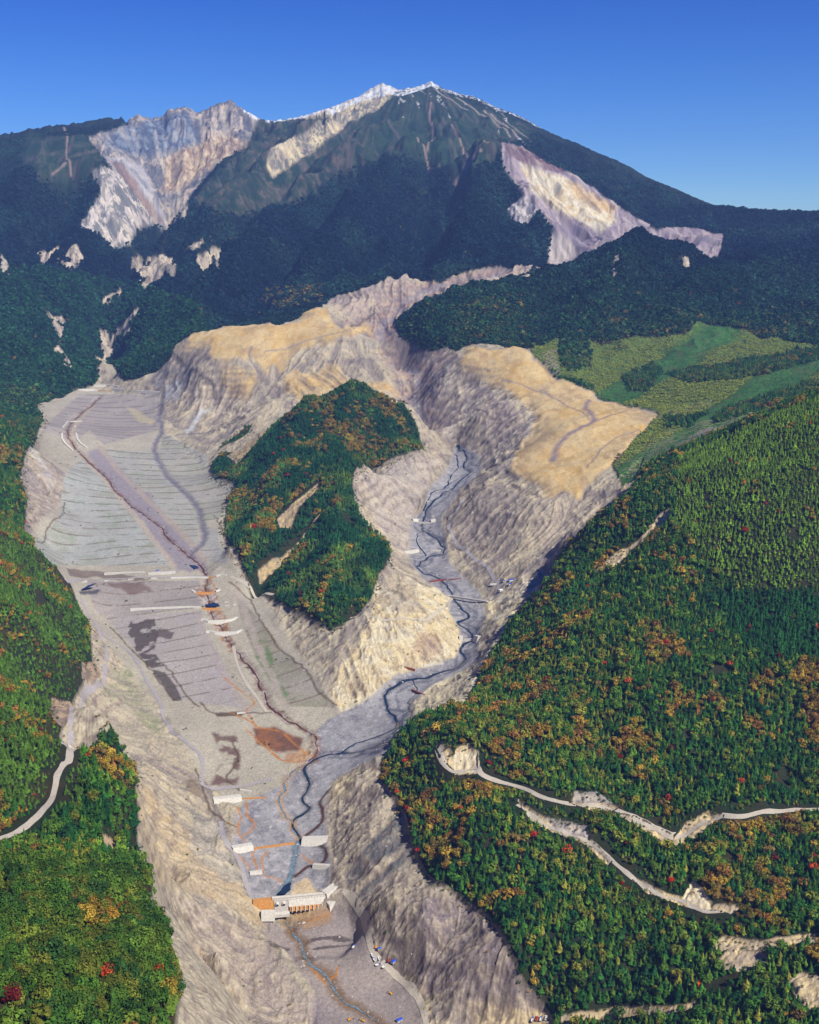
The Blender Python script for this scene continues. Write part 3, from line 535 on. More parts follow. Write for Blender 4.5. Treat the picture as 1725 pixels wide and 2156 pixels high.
# landslide scar
paint(soft(m_scar, 1), (166,150,160), 1, (190,172,172), c01(n1, .35, .7))
paint(soft(polyP([(1095,340),(1130,352),(1190,375),(1250,408),(1290,440),(1300,465),(1270,485),(1235,478),(1190,455),(1150,430),(1120,400)], 5800, 9000, 6), 2), (232,208,160), 1, (246,236,208), c01(n4, .35, .65))
paint(soft(polyP([(1180,375),(1250,405),(1300,440),(1290,455),(1230,425)], 5800, 9000, 8), 2), (226,184,120), .7)
paint(soft(polyP([(1062,300),(1110,312),(1190,356),(1190,368),(1120,345),(1075,330)], 5800, 9000, 4), 1), (122,84,84), .7)
paint(soft(polyP([(1170,440),(1215,460),(1260,490),(1280,515),(1230,525),(1190,480)], 5300, 9000, 4), 2), (140,126,142), .8)
paint(soft(polyP([(1160,490),(1185,490),(1230,530),(1180,556),(1155,545)], 5300, 9000, 4), 2), (208,196,186), .8)
paint(soft(rock, 1) * c01(FN2, .3, 1.5), (236, 222, 200), .3); paint(soft(rock, 1) * c01(-FN2, .3, 1.5), (92, 94, 106), .45); paint(soft(rock, 1) * c01(-FN1, .7, 1.8), (84, 84, 96), .4); paint(soft(m_alp, 1) * c01(FN2, .9, 2.0), (120, 108, 104), .45)
# snow on the highest ridges
dsky = np.interp(GU, [q[0] for q in skyline], [q[1] for q in skyline])
snow = ((GV - dsky) < np.interp(GU, [560,640,700,760,820,860,905,960,1040,1130,1160], [3,5,8,13,17,12,9,6,5,3,-5])) & (GU > 560) & (GU < 1160) & (GY > 7800)
snow |= polyP([(640,236),(700,226),(770,190),(806,176),(838,186),(815,200),(760,215),(700,240)], 7800, 9800, 5)
snow |= polyP([(520,228),(548,250),(540,252),(510,232)], 7800, 9800, 3)
paint(snow & (n2 + n4 > np.where(GU > 925, 1.08, .86)), (232,234,238), 1)
streaksnow = (GU > 840) & (GU < 1110) & (GV - dsky < 60) & (GY > 7600) & (ridged(GX / 70 + GY / 300, GY / 500, 333, 3) > .78) & (n2 > .45)
paint(streaksnow, (214,208,206), .8)

# debris
paint(soft(m_bare, 1), (180,170,150), 1, (202,189,162), c01(n1, .3, .7))
strk = c01(STRK, .35, .8)
low = soft(m_bare & ~flatw & ~m_yel, 2)
paint(low * strk, (222,202,166), .7)
paint(low * c01(1 - STRK, .55, .9) * (STRK > 0), (132,120,122), .7)
paint(low * c01(n4, .62, .8), (206,186,152), .5)
paint(low * c01(n2, .68, .8), (120,110,104), .35)
def blob(poly, c, w=1.0, c2=None, n=None, k=2, wob=14, y=(1100, 5600), m=None):
    f = soft(polyP(poly, y[0], y[1], wob), k) * soft(m_bare, 1)
    if m is not None: f = f * m
    paint(f, c, w, c2, n)
# bluffs of pale pumice beside the river
blob([(780,1240),(860,1220),(950,1255),(965,1310),(975,1350),(960,1390),(870,1415),(780,1470),(720,1500),(690,1480),(720,1400),(790,1300)], (236,214,164), .97, (246,234,200), c01(n4, .3, .7))
blob([(880,1330),(930,1345),(945,1375),(900,1385),(870,1370)], (186,150,122), .7)
blob([(720,1440),(760,1430),(790,1450),(740,1470)], (196,174,140), .7)
blob([(800,1225),(870,1225),(900,1290),(840,1290),(790,1270)], (176,162,148), .55)
blob([(1010,1265),(1060,1250),(1120,1210),(1140,1245),(1100,1300),(1050,1340),(1010,1390),(960,1410),(900,1450),(880,1500),(940,1500),(1000,1440),(1060,1340)], (238,220,172), .97, (246,236,206), c01(n4, .3, .7))
blob([(880,1490),(930,1430),(1000,1390),(1020,1380),(1000,1430),(975,1480),(930,1495)], (222,208,172), .9)
blob([(1100,1200),(1150,1160),(1190,1150),(1150,1240),(1100,1260)], (190,178,172), .6)
blob([(1160,1040),(1290,1060),(1300,1075),(1190,1160),(1140,1180),(1120,1090)], (200,184,164), .6)
blob([(960,1040),(1060,1010),(1110,1060),(1060,1200),(990,1150)], (160,146,142), .55)
blob([(750,1000),(870,960),(930,960),(900,1030),(870,1090),(860,1180),(800,1110)], (206,194,182), .8, (178,166,162), c01(n4, .4, .7))
blob([(900,740),(1000,790),(1060,830),(1110,860),(1130,900),(1070,990),(960,940),(880,860)], (192,180,172), .75, (222,208,180), c01(n4, .4, .7))
blob([(1020,830),(1090,860),(1110,900),(1060,930),(1010,880)], (138,120,124), .65)
blob([(880,760),(930,740),(960,745),(930,790),(890,820)], (150,128,126), .7)
blob([(760,660),(840,650),(850,690),(820,710),(750,690),(700,680)], (160,134,138), .6, k=3)
blob([(690,640),(860,575),(900,610),(1100,555),(1170,550),(1080,585),(900,625),(820,650),(740,670)], (214,194,166), .85, (186,166,160), c01(n4, .35, .7))
blob([(680,640),(865,570),(860,585),(720,640)], (178,160,156), .8, k=3)
blob([(330,770),(400,760),(420,800),(380,830),(350,850),(325,830)], (96,100,110), .85, (150,152,158), c01(n4, .4, .65), y=(3800, 5200))  # cliff facing away from the sun: its bluish shade painted into the rock colour
blob([(335,820),(370,800),(375,840),(340,850)], (196,200,206), .7, y=(3800, 5200))
blob([(400,770),(450,780),(530,840),(540,870),(490,880),(430,870),(400,820)], (222,206,176), .8, (190,176,164), c01(n4, .4, .7), y=(3600, 5200))
blob([(430,860),(445,855),(405,905),(390,905)], (212,216,220), .8, k=2, y=(3600, 5200))
blob([(560,850),(590,830),(600,850),(560,900),(500,960),(460,970),(520,900)], (214,198,166), .8, y=(3200, 4600))
blob([(570,700),(740,690),(860,780),(830,800),(780,740),(620,770)], (196,184,170), .65, (224,204,160), c01(n4, .4, .65), y=(3800, 5200))
blob([(70,930),(100,990),(130,1010),(110,1030),(60,970)], (230,212,164), .75, (224,224,224), c01(n4, .4, .6), y=(2500, 4200))
blob([(60,960),(140,1000),(135,1050),(60,1130),(40,1040)], (166,152,148), .6, y=(2400, 4200))
# the gorge walls: bands of purple and rust rock
gb = np.clip(1.4 - DG / 75, 0, 1) * soft(m_bare, 1)
paint(gb, (150, 132, 140), .8, (182, 150, 136), c01(np.sin(GZ / 6.5 + n1 * 5) * .5 + .5, .3, .7))
paint(gb * c01(n4, .55, .7), (110, 92, 100), .7); paint(np.clip(1.3 - DG / 16, 0, 1) * soft(m_bare, 1), (150, 146, 158), .8)
# yellow grass shelves
ym = soft(m_yel & m_bare, 3)
paint(ym, (222,184,116), 1, (228,200,146), c01(n1, .3, .7))
paint(ym * c01(fbm(GX / 50, GY / 120, 401, 5), .49, .60), (176,154,128), .5); paint(ym * c01(fbm(GX / 14, GY / 40, 405, 4), .52, .62), (240,214,160), .5)
paint(ym * c01(n2, .62, .75), (190,160,110), .5)
for ln, w, c in [([(1240,842),(1235,860),(1250,885),(1215,905),(1190,920),(1172,945),(1165,970)], 13, (138,124,138)), ([(1320,865),(1275,880),(1250,888)], 6, (150,134,140)), ([(1140,820),(1180,845),(1225,868),(1240,885)], 5, (160,142,138)), ([(1345,905),(1280,935),(1235,985)], 5, (160,144,140)), ([(530,730),(528,760),(560,800)], 6, (150,136,136)), ([(1060,800),(1110,815),(1160,835)], 6, (164,150,144)), ([(560,740),(640,720),(740,698)], 8, (170,156,146)), ([(980,800),(1020,830),(1050,850)], 10, (170,156,150))]:
    D = dist_line(line('g', ln, 2700, 5400), w * 2.5); paint(np.clip(1.4 - D / w - n2 * .6, 0, 1) * (m_bare), c, .85)
# scree near the lower valley
blob([(700,1660),(780,1620),(810,1640),(850,1720),(870,1790),(910,1850),(960,1885),(900,1950),(800,1960),(730,1880),(695,1800)], (176,162,146), .8, (196,182,160), c01(n4, .3, .7))
blob([(690,1650),(740,1630),(760,1640),(700,1700)], (222,204,160), .7)
dkw = c01(n4 * .5 + STRK * .5, .35, .5)
blob([(835,1715),(868,1770),(800,1812),(735,1870),(722,1840),(780,1770)], (100,102,106), .95, k=2, m=.45 + .55 * dkw)
blob([(862,1788),(874,1808),(790,1872),(735,1918),(726,1890),(800,1840)], (102,104,108), .9, k=2, m=.35 + .65 * dkw)
blob([(820,1900),(910,1880),(960,1890),(1050,1960),(1100,2060),(1160,2140),(1000,2130),(890,2080),(840,2010),(860,1960)], (134,120,128), .9, (150,136,132), c01(n4, .35, .7))
blob([(800,1860),(900,1880),(880,1920),(800,1960),(780,1930)], (202,186,154), .6, m=strk)
blob([(980,2110),(1060,2100),(1180,2140),(1180,2170),(1000,2170)], (222,198,150), .9, k=3)
blob([(840,2040),(885,2060),(915,2130),(880,2160),(850,2100)], (200,182,134), .7)
blob([(290,1650),(340,1690),(450,1810),(540,1890),(570,1960),(480,1900),(330,1860),(290,1750)], (198,176,144), .75, (214,186,140), c01(n4, .35, .7))
blob([(400,1700),(500,1770),(520,1850),(470,1850),(400,1780)], (150,144,134), .75, (196,188,174), c01(n4, .35, .6))
blob([(330,1870),(400,1900),(540,1960),(600,2020),(700,2156),(560,2156),(400,2020),(340,1940)], (172,156,148), .7, (182,166,160), c01(n1, .35, .7))
blob([(360,1980),(420,2000),(470,2060),(520,2110),(500,2130),(400,2040)], (210,184,146), .6)
blob([(330,1880),(370,1900),(420,1960),(400,1970),(340,1920)], (132,136,96), .45, m=c01(n4, .5, .6))
blob([(440,2080),(520,2090),(560,2150),(430,2156)], (128,124,90), .5, m=c01(n4, .5, .6))
blob([(240,1400),(280,1400),(340,1530),(345,1560),(300,1520),(250,1460),(215,1480)], (124,140,98), .6, m=c01(n2 * .5 + n4 * .5, .42, .58))
blob([(350,1480),(450,1500),(520,1560),(500,1620),(430,1600),(380,1540)], (158,140,150), .7)

# streaks of coarser and finer debris down the fall line
paint(FNW * c01(FN2, .2, 1.4) * (soft(m_bare, 1)), (226, 208, 172), .36); paint(FNW * c01(-FN2, .3, 1.5) * soft(m_bare, 1), (124, 112, 114), .4)
paint(FNW * c01(FN1, .6, 1.8) * soft(m_bare, 1), (224, 212, 190), .3); paint(FNW * c01(-FN1, .6, 1.8) * soft(m_bare, 1), (116, 106, 106), .32)
blob([(835,1715),(868,1770),(800,1812),(735,1870),(722,1840),(780,1770)], (98,100,106), .75, k=2, m=c01(FN2, -1.2, .6)); blob([(862,1788),(874,1808),(790,1872),(735,1918),(726,1890),(800,1840)], (98,100,106), .75, k=2, m=c01(FN2, -1.2, .6))
# steep ground shows broken, layered rock
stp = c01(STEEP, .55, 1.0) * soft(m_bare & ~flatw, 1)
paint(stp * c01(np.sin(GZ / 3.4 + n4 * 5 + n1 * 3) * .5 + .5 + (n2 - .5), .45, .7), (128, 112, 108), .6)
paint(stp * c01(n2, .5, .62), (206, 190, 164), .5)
paint(soft(m_bare & ~flatw, 1) * c01(-CURV / (GY * .0011), .3, 1.3), (116, 102, 102), .65); paint(soft(m_bare & ~flatw, 1) * c01(CURV / (GY * .0012), .3, 1.4), (222, 206, 176), .4)  # hollows painted darker and crests lighter, shading put into the colour
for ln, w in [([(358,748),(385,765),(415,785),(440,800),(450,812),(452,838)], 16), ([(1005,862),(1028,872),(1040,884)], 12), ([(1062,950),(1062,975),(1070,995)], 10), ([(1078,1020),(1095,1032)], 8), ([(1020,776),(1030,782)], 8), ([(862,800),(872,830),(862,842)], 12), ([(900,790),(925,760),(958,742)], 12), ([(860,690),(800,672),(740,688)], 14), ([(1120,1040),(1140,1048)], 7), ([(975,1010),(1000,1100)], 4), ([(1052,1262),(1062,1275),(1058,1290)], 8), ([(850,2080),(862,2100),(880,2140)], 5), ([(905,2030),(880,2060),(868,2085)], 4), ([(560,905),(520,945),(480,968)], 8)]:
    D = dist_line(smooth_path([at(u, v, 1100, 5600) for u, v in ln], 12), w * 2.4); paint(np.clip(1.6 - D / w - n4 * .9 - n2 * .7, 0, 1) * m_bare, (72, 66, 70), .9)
# alluvial flats and terraces
fm = soft(m_flat & m_bare, 2)
paint(fm, (184,175,158), 1, (196,187,168), c01(n1, .3, .7))
def terrace(poly, c, c2, slope, period=58.0, y=(1700, 4700), wl=(118,100,84), green=0.0):
    m = soft(polyP(poly, y[0], y[1], 1.0), 1)
    paint(m, c, .95, c2, c01(n1, .35, .7))
    if green: paint(m * c01(n4 * .6 + n1 * .4, .48, .62), (142,160,122), green)
    q = (GY - slope * GX + (n3 - .5) * 9) / period
    d = np.abs(q - np.round(q)) * period
    wd = .9 + GY * .0006
    hb = vnoise(np.floor(q) * 1.7, np.floor(GX / 180 + vnoise(np.floor(q), q * 0, 9) * 3), 31); paint(m * np.abs(hb - .5) * 2, (206, 200, 190) , .22 ); paint(m * (hb < .3), (150, 144, 140), .2)
    paint(m * c01(n1 * .5 + n2 * .5, .5, .62), (160, 156, 148), .4)
    paint(m * np.clip(1.5 - d / wd, 0, 1) * c01(n4 + n1, .7, .95), wl, .8)
terrace([(135,1005),(175,960),(250,1048),(362,1190),(112,1190),(72,1142),(100,1120),(128,1085)], (184,186,180), (196,194,186), .10, 52, green=.45)
terrace([(215,945),(330,950),(345,990),(400,1052),(418,1085),(418,1140),(395,1160),(300,1040)], (180,180,172), (192,188,178), .08, 52, green=.35)
terrace([(345,912),(440,960),(440,995),(500,1028),(465,1090),(430,1098),(372,1020),(335,965)], (176,172,164), (190,184,170), .08, 52, green=.4)
terrace([(430,1100),(460,1120),(480,1185),(420,1180)], (178,176,170), (188,184,176), .08, 52)
terrace([(170,830),(335,830),(335,905),(220,935),(190,905),(160,930),(85,905)], (178,168,160), (168,158,158), .0, 60)
terrace([(180,1225),(420,1222),(440,1275),(250,1300),(205,1290)], (176,164,158), (168,156,150), .3, 60)
terrace([(225,1300),(425,1285),(435,1330),(475,1400),(505,1490),(430,1480),(372,1472),(300,1385)], (182,172,170), (192,182,176), .42, 58)
terrace([(500,1255),(545,1300),(600,1370),(680,1450),(708,1488),(600,1486),(540,1380),(510,1310)], (170,160,146), (156,150,122), .42, 58)
blob([(530,1345),(560,1340),(600,1450),(625,1475),(590,1470),(550,1400)], (104,132,78), .75, k=2, wob=8, m=c01(n4, .42, .55))
blob([(265,850),(300,870),(330,880),(320,890),(290,885)], (214,200,156), .6, wob=8)
# bands of gravel between the berms
blob([(180,945),(212,945),(300,1030),(432,1180),(440,1200),(380,1195),(310,1120),(245,1040)], (160,150,158), .9, k=2)
for nm, P_, w, c in [('bl', B_LEFT, 7, (198,182,164)), ('br', B_RIGHT, 9, (186,170,154)), ('b3', [(196,855),(165,885),(150,935)], 9, (200,184,160)), ('b4', [(500,1240),(530,1330),(570,1420),(600,1490)], 7, (190,176,164)), ('b5', [(415,1290),(450,1380),(520,1500)], 6, (186,172,166))]:
    D = dist_line(line(nm, P_, 1700, 4900), w * 2); paint(np.clip(1.5 - D / w, 0, 1) * m_bare, c, .8)
# wet ground, iron stains
blob([(275,1302),(325,1302),(335,1340),(330,1370),(350,1400),(320,1410),(290,1370),(270,1330)], (92,80,76), .9, k=1, wob=9, m=c01(n4, .36, .44))
blob([(315,1325),(370,1325),(365,1340),(330,1345)], (98,86,80), .85, k=1, wob=8, m=c01(n4, .4, .46))
blob([(325,1410),(350,1415),(372,1440),(385,1475),(365,1475),(345,1440)], (86,76,70), .85, k=1, wob=5)
blob([(225,1230),(300,1225),(320,1245),(270,1248)], (120,92,86), .7, k=2, wob=7)
blob([(170,1243),(215,1240),(205,1250),(168,1250)], (60,60,76), .8, k=1, wob=3)
blob([(140,1198),(180,1200),(260,1210),(330,1222),(250,1222),(150,1215)], (116,96,88), .7, k=1, wob=8)
blob([(450,1545),(500,1550),(505,1600),(500,1650),(480,1655),(440,1650),(470,1600)], (112,82,76), .85, k=2, wob=10, m=c01(n4, .36, .5))
blob([(380,1620),(420,1640),(435,1680),(405,1670)], (120,98,84), .6, k=2, wob=8, m=c01(n4, .4, .5))
blob([(535,1535),(575,1530),(640,1555),(630,1580),(570,1578),(545,1570)], (146,88,52), .9, (112,70,52), c01(n4, .4, .6), k=2, wob=8)
blob([(600,1585),(650,1580),(640,1610),(600,1605)], (186,122,62), .6, k=2, wob=8)
blob([(410,1235),(455,1235),(460,1275),(430,1275)], (164,116,74), .8, (200,190,186), c01(n2, .45, .6), k=2, wob=5)
blob([(440,1285),(470,1285),(500,1370),(480,1375),(455,1320)], (176,126,78), .8, (196,176,160), c01(n2, .45, .6), k=2, wob=5)
blob([(455,1500),(520,1498),(510,1508),(460,1508)], (96,74,62), .85, k=1, wob=3)
# river beds
bm = soft(m_bed & m_bare, 2)
paint(bm, (172,170,172), 1, (156,153,156), c01(n1, .35, .7))
for off, sd in ((0, 1), (9, 2), (-10, 3), (17, 4)):
    q_ = []
    for i_, p_ in enumerate(W_['denjo']):
        d_ = W_['denjo'][min(i_ + 1, len(W_['denjo']) - 1)] - W_['denjo'][max(i_ - 1, 0)]; d_ = d_.normalized() if d_.length else Vector((1, 0, 0)); q_.append(p_ + Vector((-d_.y, d_.x, 0)) * (off + 26 * (float(vnoise(np.array([i_ / 9.0]), np.array([sd * 1.0]), 900 + sd)[0]) - .5) * (1 if off else .3)))
    W_['braid%d' % sd] = q_; D = dist_line(q_, 12); paint(bm * np.clip(1.4 - D / (5 if off else 7) - n2 * .6, 0, 1), (112,114,126), .8)
paint(bm * c01(n2, .6, .75), (196,188,190), .55); paint(bm * c01(1 - n2, .62, .75), (118,114,130), .5)
paint(soft(m_base & m_bare, 3), (170,156,152), .8, (156,144,148), c01(n1, .35, .7))
blob([(620,1860),(650,1845),(665,1870),(680,1885),(610,1885)], (222,196,152), .8, k=2, wob=5, y=(1100, 2000))
blob([(600,1900),(700,1900),(700,1930),(640,1945)], (186,142,86), .6, k=3, wob=5, y=(1100, 2000))
for poly in [[(655,1960),(700,1955),(745,1965),(760,1975),(700,1985),(650,1990),(640,1975)], [(565,1980),(610,1985),(625,1998),(580,1998)]]:
    blob(poly, (84,74,74), .8, k=1, wob=6, y=(1000, 2000), m=c01(vnoise(GX / 30, (GY - GX * .2) / 6, 500), .45, .6))
for nm, w, c, k in [('denjo', 3.6, (84,86,100), .75), ('d4', 4, (84,86,100), .7), ('mid', 5.5, (78,78,84), .85), ('loop', 4.5, (92,82,72), .85), ('loop2', 4.5, (92,82,72), .8), ('main', 6, (84,96,112), .8), ('low', 9, (92,84,78), .85), ('dark', 11, (120,116,132), .8)]:
    D = dist_line(W_[nm], w * 3); paint(np.clip(1.5 - D / w - n2 * .5, 0, 1) * m_bare, c, k)
D = dist_line(W_['low'], 40); paint(np.clip(1.35 - D / 15 - n2 * .8, 0, 1) * (GX > np.interp(GY, [1000, 1400], [-2000, -2000])) * m_bare, (176,132,78), .5)
D = dist_line(W_['teal'], 30); paint(np.clip(1.4 - D / 8 - n2 * .6, 0, 1) * m_bare, (206,160,96), .75)
D = dist_line(W_['brown'], 30); paint(np.clip(1.4 - D / 11 - n2 * .8, 0, 1) * m_bare, (132,96,78), .85)
paint(np.clip(1.3 - D / 7 - n0 * .8, 0, 1) * m_bare * (n2 > .5), (204,196,196), .7)
for P_ in L_ORANGE:
    D = dist_line(line('o', P_, 1050, 2600), 12); paint(np.clip(1.5 - D / 2.6 - n2 * .9, 0, 1) * m_bare, (206,136,60), .9)
for P_ in L_BROWNS:
    D = dist_line(line('o', P_, 1300, 3600), 12); paint(np.clip(1.5 - D / 2.6 - n2 * .6, 0, 1) * m_bare, (104,84,68), .85)
D = dist_line(line('d_', L_DARKCH2, 3300, 4700), 15); paint(np.clip(1.5 - D / 5, 0, 1) * m_bare, (128,124,136), .7)
# hill-side cuts and quarries
paint(m_rh, (232,208,160), 1, (190,172,148), c01(n2 * .5 + n4 * .5, .4, .6)); paint(m_lh, (190,164,134), 1, (140,124,112), c01(n2, .4, .6)); paint(m_ib, (214,188,140), 1, (180,160,130), c01(n2, .4, .6))
paint(region([[(1435,1895),(1460,1852),(1490,1890),(1495,1920)], [(950,1590),(1010,1580),(1010,1628),(960,1632)]], 600, 3000, 2), (236,220,186), .9)
paint(region([[(1205,1690),(1210,1668),(1255,1665),(1300,1690)], [(1145,1720),(1235,1738),(1243,1768),(1180,1755)]], 600, 3000, 3), (150,144,146), .85, (190,180,172), c01(n2, .4, .6))
# planted slopes: stripes of young trees, grass and scrub
pa = (GX * .80 - GY * .60); pstr = pa / 150 + (n3 - .5) * .5
pcol = vnoise(pstr * 1.0, pstr * 0 + 3.3, 601)
paint(m_plant, (70,116,54), 1, (112,132,58), c01(pcol, .35, .65))
paint(m_plant * c01(n4, .45, .7), (84,104,60), .6, (110,98,70), c01(n1, .5, .7))
rows = np.abs(((GX * .35 + GY * .94) / 16 + (n1 - .5) * 1.2) % 1 - .5)
m_rows = region([[(1290,985),(1400,905),(1560,870),(1725,800),(2300,760),(2300,800),(1725,832),(1560,905),(1400,985),(1310,1025)], [(1290,860),(1387,868),(1500,840),(1500,860),(1395,888),(1387,882)]], 2500, 4800, 2)
paint(m_plant * np.clip((np.abs(((GX * .5 + GY * .87) / 30 + (n1 - .5) * .8) % 1 - .5) - .3) * 8, 0, 1), (50, 88, 44), .6)
paint(m_rows * np.clip((rows - .27) * 8, 0, 1) * c01(n1 + n4, .75, .95), (176,160,124), .8)
paint(region([[(1140,745),(1170,735),(1180,790),(1160,790)], [(1480,905),(1560,885),(1555,895),(1400,950)]], 2500, 4800, 3), (150,138,130), .7)
col = np.clip(col * (0.90 + 0.2 * n2[..., None]) * (0.90 + .2 * n0[..., None]), 0, 1)
#MARK_PAINT_DONE

# ------------------------------------------------------------------ materials
def mat(name, color=(.5, .5, .5), rough=.8, metal=0.0, build=None):
    m = bpy.data.materials.new(name); m.use_nodes = True
    b = m.node_tree.nodes['Principled BSDF']
    b.inputs['Base Color'].default_value = (*color, 1); b.inputs['Roughness'].default_value = rough; b.inputs['Metallic'].default_value = metal
    if 'Specular IOR Level' in b.inputs: b.inputs['Specular IOR Level'].default_value = .25
    if build: build(m.node_tree, b)
    return m
def noise_mix(nt, b, src, scale, lo, hi, detail=6):
    """multiply the colour socket src by a noise between lo and hi"""
    tc = nt.nodes.new('ShaderNodeTexCoord'); n = nt.nodes.new('ShaderNodeTexNoise'); n.inputs['Scale'].default_value = scale; n.inputs['Detail'].default_value = detail
    nt.links.new(tc.outputs['Object'], n.inputs['Vector'])
    mr = nt.nodes.new('ShaderNodeMapRange'); mr.inputs['From Min'].default_value = .3; mr.inputs['From Max'].default_value = .7; mr.inputs['To Min'].default_value = lo; mr.inputs['To Max'].default_value = hi
    nt.links.new(n.outputs['Fac'], mr.inputs['Value'])
    v = nt.nodes.new('ShaderNodeVectorMath'); v.operation = 'SCALE'
    if src is None: v.inputs[0].default_value = b.inputs['Base Color'].default_value[:3]
    else: nt.links.new(src, v.inputs[0])
    nt.links.new(mr.outputs[0], v.inputs['Scale']); nt.links.new(v.outputs[0], b.inputs['Base Color'])
    return n, v.outputs[0]
def ground_build(nt, b):
    a = nt.nodes.new('ShaderNodeAttribute'); a.attribute_name = 'Col'
    n, o = noise_mix(nt, b, a.outputs['Color'], .30, .80, 1.2, 8)
    bp = nt.nodes.new('ShaderNodeBump'); bp.inputs['Strength'].default_value = .45; bp.inputs['Distance'].default_value = 1.6
    nt.links.new(n.outputs['Fac'], bp.inputs['Height']); nt.links.new(bp.outputs[0], b.inputs['Normal'])
M_ground = mat('ground_cover', rough=.95, build=ground_build)
M_ground.node_tree.nodes['Principled BSDF'].inputs['Specular IOR Level'].default_value = .1
def simple(name, c, rough=.8, sc=.6, lo=.85, hi=1.12, metal=0.0, g=None):
    cc = tuple(lin(c) * (G_ if g is None else g))
    return mat(name, cc, rough, metal, lambda nt, b: noise_mix(nt, b, None, sc, lo, hi))
M_conc = simple('pale_concrete', (240,234,222), .85, .35, .8, 1.08); M_conc2 = simple('concrete_iron_stained', (226,160,88), .85, .5, .7, 1.2)
M_conc3 = simple('grey_concrete', (206,198,190), .85, .5, .8, 1.1)
M_road = simple('pale_gravel', (214,202,184), .95, .3, .85, 1.08); M_road2 = simple('grey_gravel', (184,176,176), .95, .3, .85, 1.1)
M_steel_red = simple('red_brown_steel', (150,84,72), .6, .8); M_steel = simple('grey_steel', (150,150,150), .5, .8)
M_water = simple('dark_stream_water', (40,58,74), .12, .25, .6, 1.3); M_water_t = simple('rapid_stream_water', (122,142,154), .25, .35, .5, 1.6); M_water_b = simple('iron_brown_water', (96,62,46), .3, .3, .6, 1.5)
for m in (M_water, M_water_t): m.node_tree.nodes['Principled BSDF'].inputs['Specular IOR Level'].default_value = .5

# ------------------------------------------------------------------ terrain meshes
CLS = np.zeros(GX.shape, np.int8)                      # 0 hillside, 1 mountain, 2 bare slope, 3 alluvial flat / river bed, 4 grass shelf, 5 scar and crater rock
CLS[GY > 5600] = 1; CLS[m_bare | m_rh | m_lh | m_ib] = 2; CLS[(m_flat | m_bed | m_base) & m_bare] = 3; CLS[m_yel & m_bare] = 4; CLS[rock] = 5
fc = CLS[:-1, :-1]
idx = np.arange(NA * NY).reshape(NY, NA)
quads = np.stack([idx[:-1, :-1], idx[:-1, 1:], idx[1:, 1:], idx[1:, :-1]], -1)
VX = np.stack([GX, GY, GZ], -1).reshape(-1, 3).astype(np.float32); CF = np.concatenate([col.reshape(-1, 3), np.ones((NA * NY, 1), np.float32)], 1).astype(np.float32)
def grid_mesh(name, fq, label):
    used = np.zeros(NA * NY, bool); used[fq.ravel()] = True
    remap = np.cumsum(used) - 1; v = VX[used]; f = remap[fq].astype(np.int32)
    me = bpy.data.meshes.new(name); me.vertices.add(len(v)); me.vertices.foreach_set('co', v.ravel())
    me.loops.add(f.size); me.loops.foreach_set('vertex_index', f.ravel()); me.polygons.add(len(f))
    me.polygons.foreach_set('loop_start', np.arange(0, f.size, 4, dtype=np.int32))
    me.polygons.foreach_set('use_smooth', np.ones(len(f), bool))
    me.update(calc_edges=True)
    ca_ = me.color_attributes.new('Col', 'FLOAT_COLOR', 'POINT'); ca_.data.foreach_set('color', CF[used].ravel())
    me.materials.append(M_ground)
    o = bpy.data.objects.new(name, me); COL.objects.link(o); tag(o, label, None, None, 'structure'); return o
for k, nm, lb in [(0, 'hillside', 'forested hillsides rising on both sides of the valley'), (1, 'mountain', 'tall dark blue volcano slopes with snow along the summit ridge'), (2, 'eroded_slope', 'bare sandy and grey eroded slopes around the valley'),
                  (3, 'riverbed', 'flat grey gravel river beds and terraced alluvial flats'), (4, 'plateau', 'yellow dry grass shelves above the gorge'), (5, 'rock_face', 'pale rock of the landslide scar, crater walls and crags')]:
    grid_mesh(nm, quads[fc == k], lb)
# ------------------------------------------------------------------ mesh builder
class MB:
    def __init__(s): s.v = []; s.f = []; s.m = []
    def add(s, vs, fs, mi=0):
        k = len(s.v); s.v += [tuple(x) for x in vs]; s.f += [tuple(i + k for i in f) for f in fs]; s.m += [mi] * len(fs)
    def box(s, x0, x1, y0, y1, z0, z1, mi=0, taper=(0, 0)):
        tx, ty = taper
        s.add([(x0, y0, z0), (x1, y0, z0), (x1, y1, z0), (x0, y1, z0), (x0 + tx, y0 + ty, z1), (x1 - tx, y0 + ty, z1), (x1 - tx, y1 - ty, z1), (x0 + tx, y1 - ty, z1)],
              [(0, 3, 2, 1), (4, 5, 6, 7), (0, 1, 5, 4), (1, 2, 6, 5), (2, 3, 7, 6), (3, 0, 4, 7)], mi)
    def cyl(s, c, ax, r, h, n=10, r2=None, mi=0):
        r2 = r if r2 is None else r2; a = Vector(ax).normalized(); t = a.orthogonal().normalized(); b = a.cross(t); c = Vector(c); vs = []
        for k, rr_ in ((0, r), (h, r2)):
            for i in range(n):
                w = 2 * math.pi * i / n; vs.append(c + a * k + (t * math.cos(w) + b * math.sin(w)) * rr_)
        s.add(vs, [tuple(range(n - 1, -1, -1)), tuple(range(n, 2 * n))] + [(i, (i + 1) % n, n + (i + 1) % n, n + i) for i in range(n)], mi)
    def build(s, name, m, parent=None, smooth=False):
        me = bpy.data.meshes.new(name); me.from_pydata(s.v, [], s.f)
        for x in (m if isinstance(m, (list, tuple)) else [m]): me.materials.append(x)
        me.polygons.foreach_set('material_index', np.array(s.m, np.int32))
        if smooth: me.polygons.foreach_set('use_smooth', np.ones(len(s.f), bool))
        me.update(); o = bpy.data.objects.new(name, me); COL.objects.link(o)
        if parent: o.parent = parent
        return o
def empty(name, loc, rz=0):
    o = bpy.data.objects.new(name, None); COL.objects.link(o); o.location = loc; o.rotation_euler = (0, 0, rz); o.empty_display_size = 2; return o
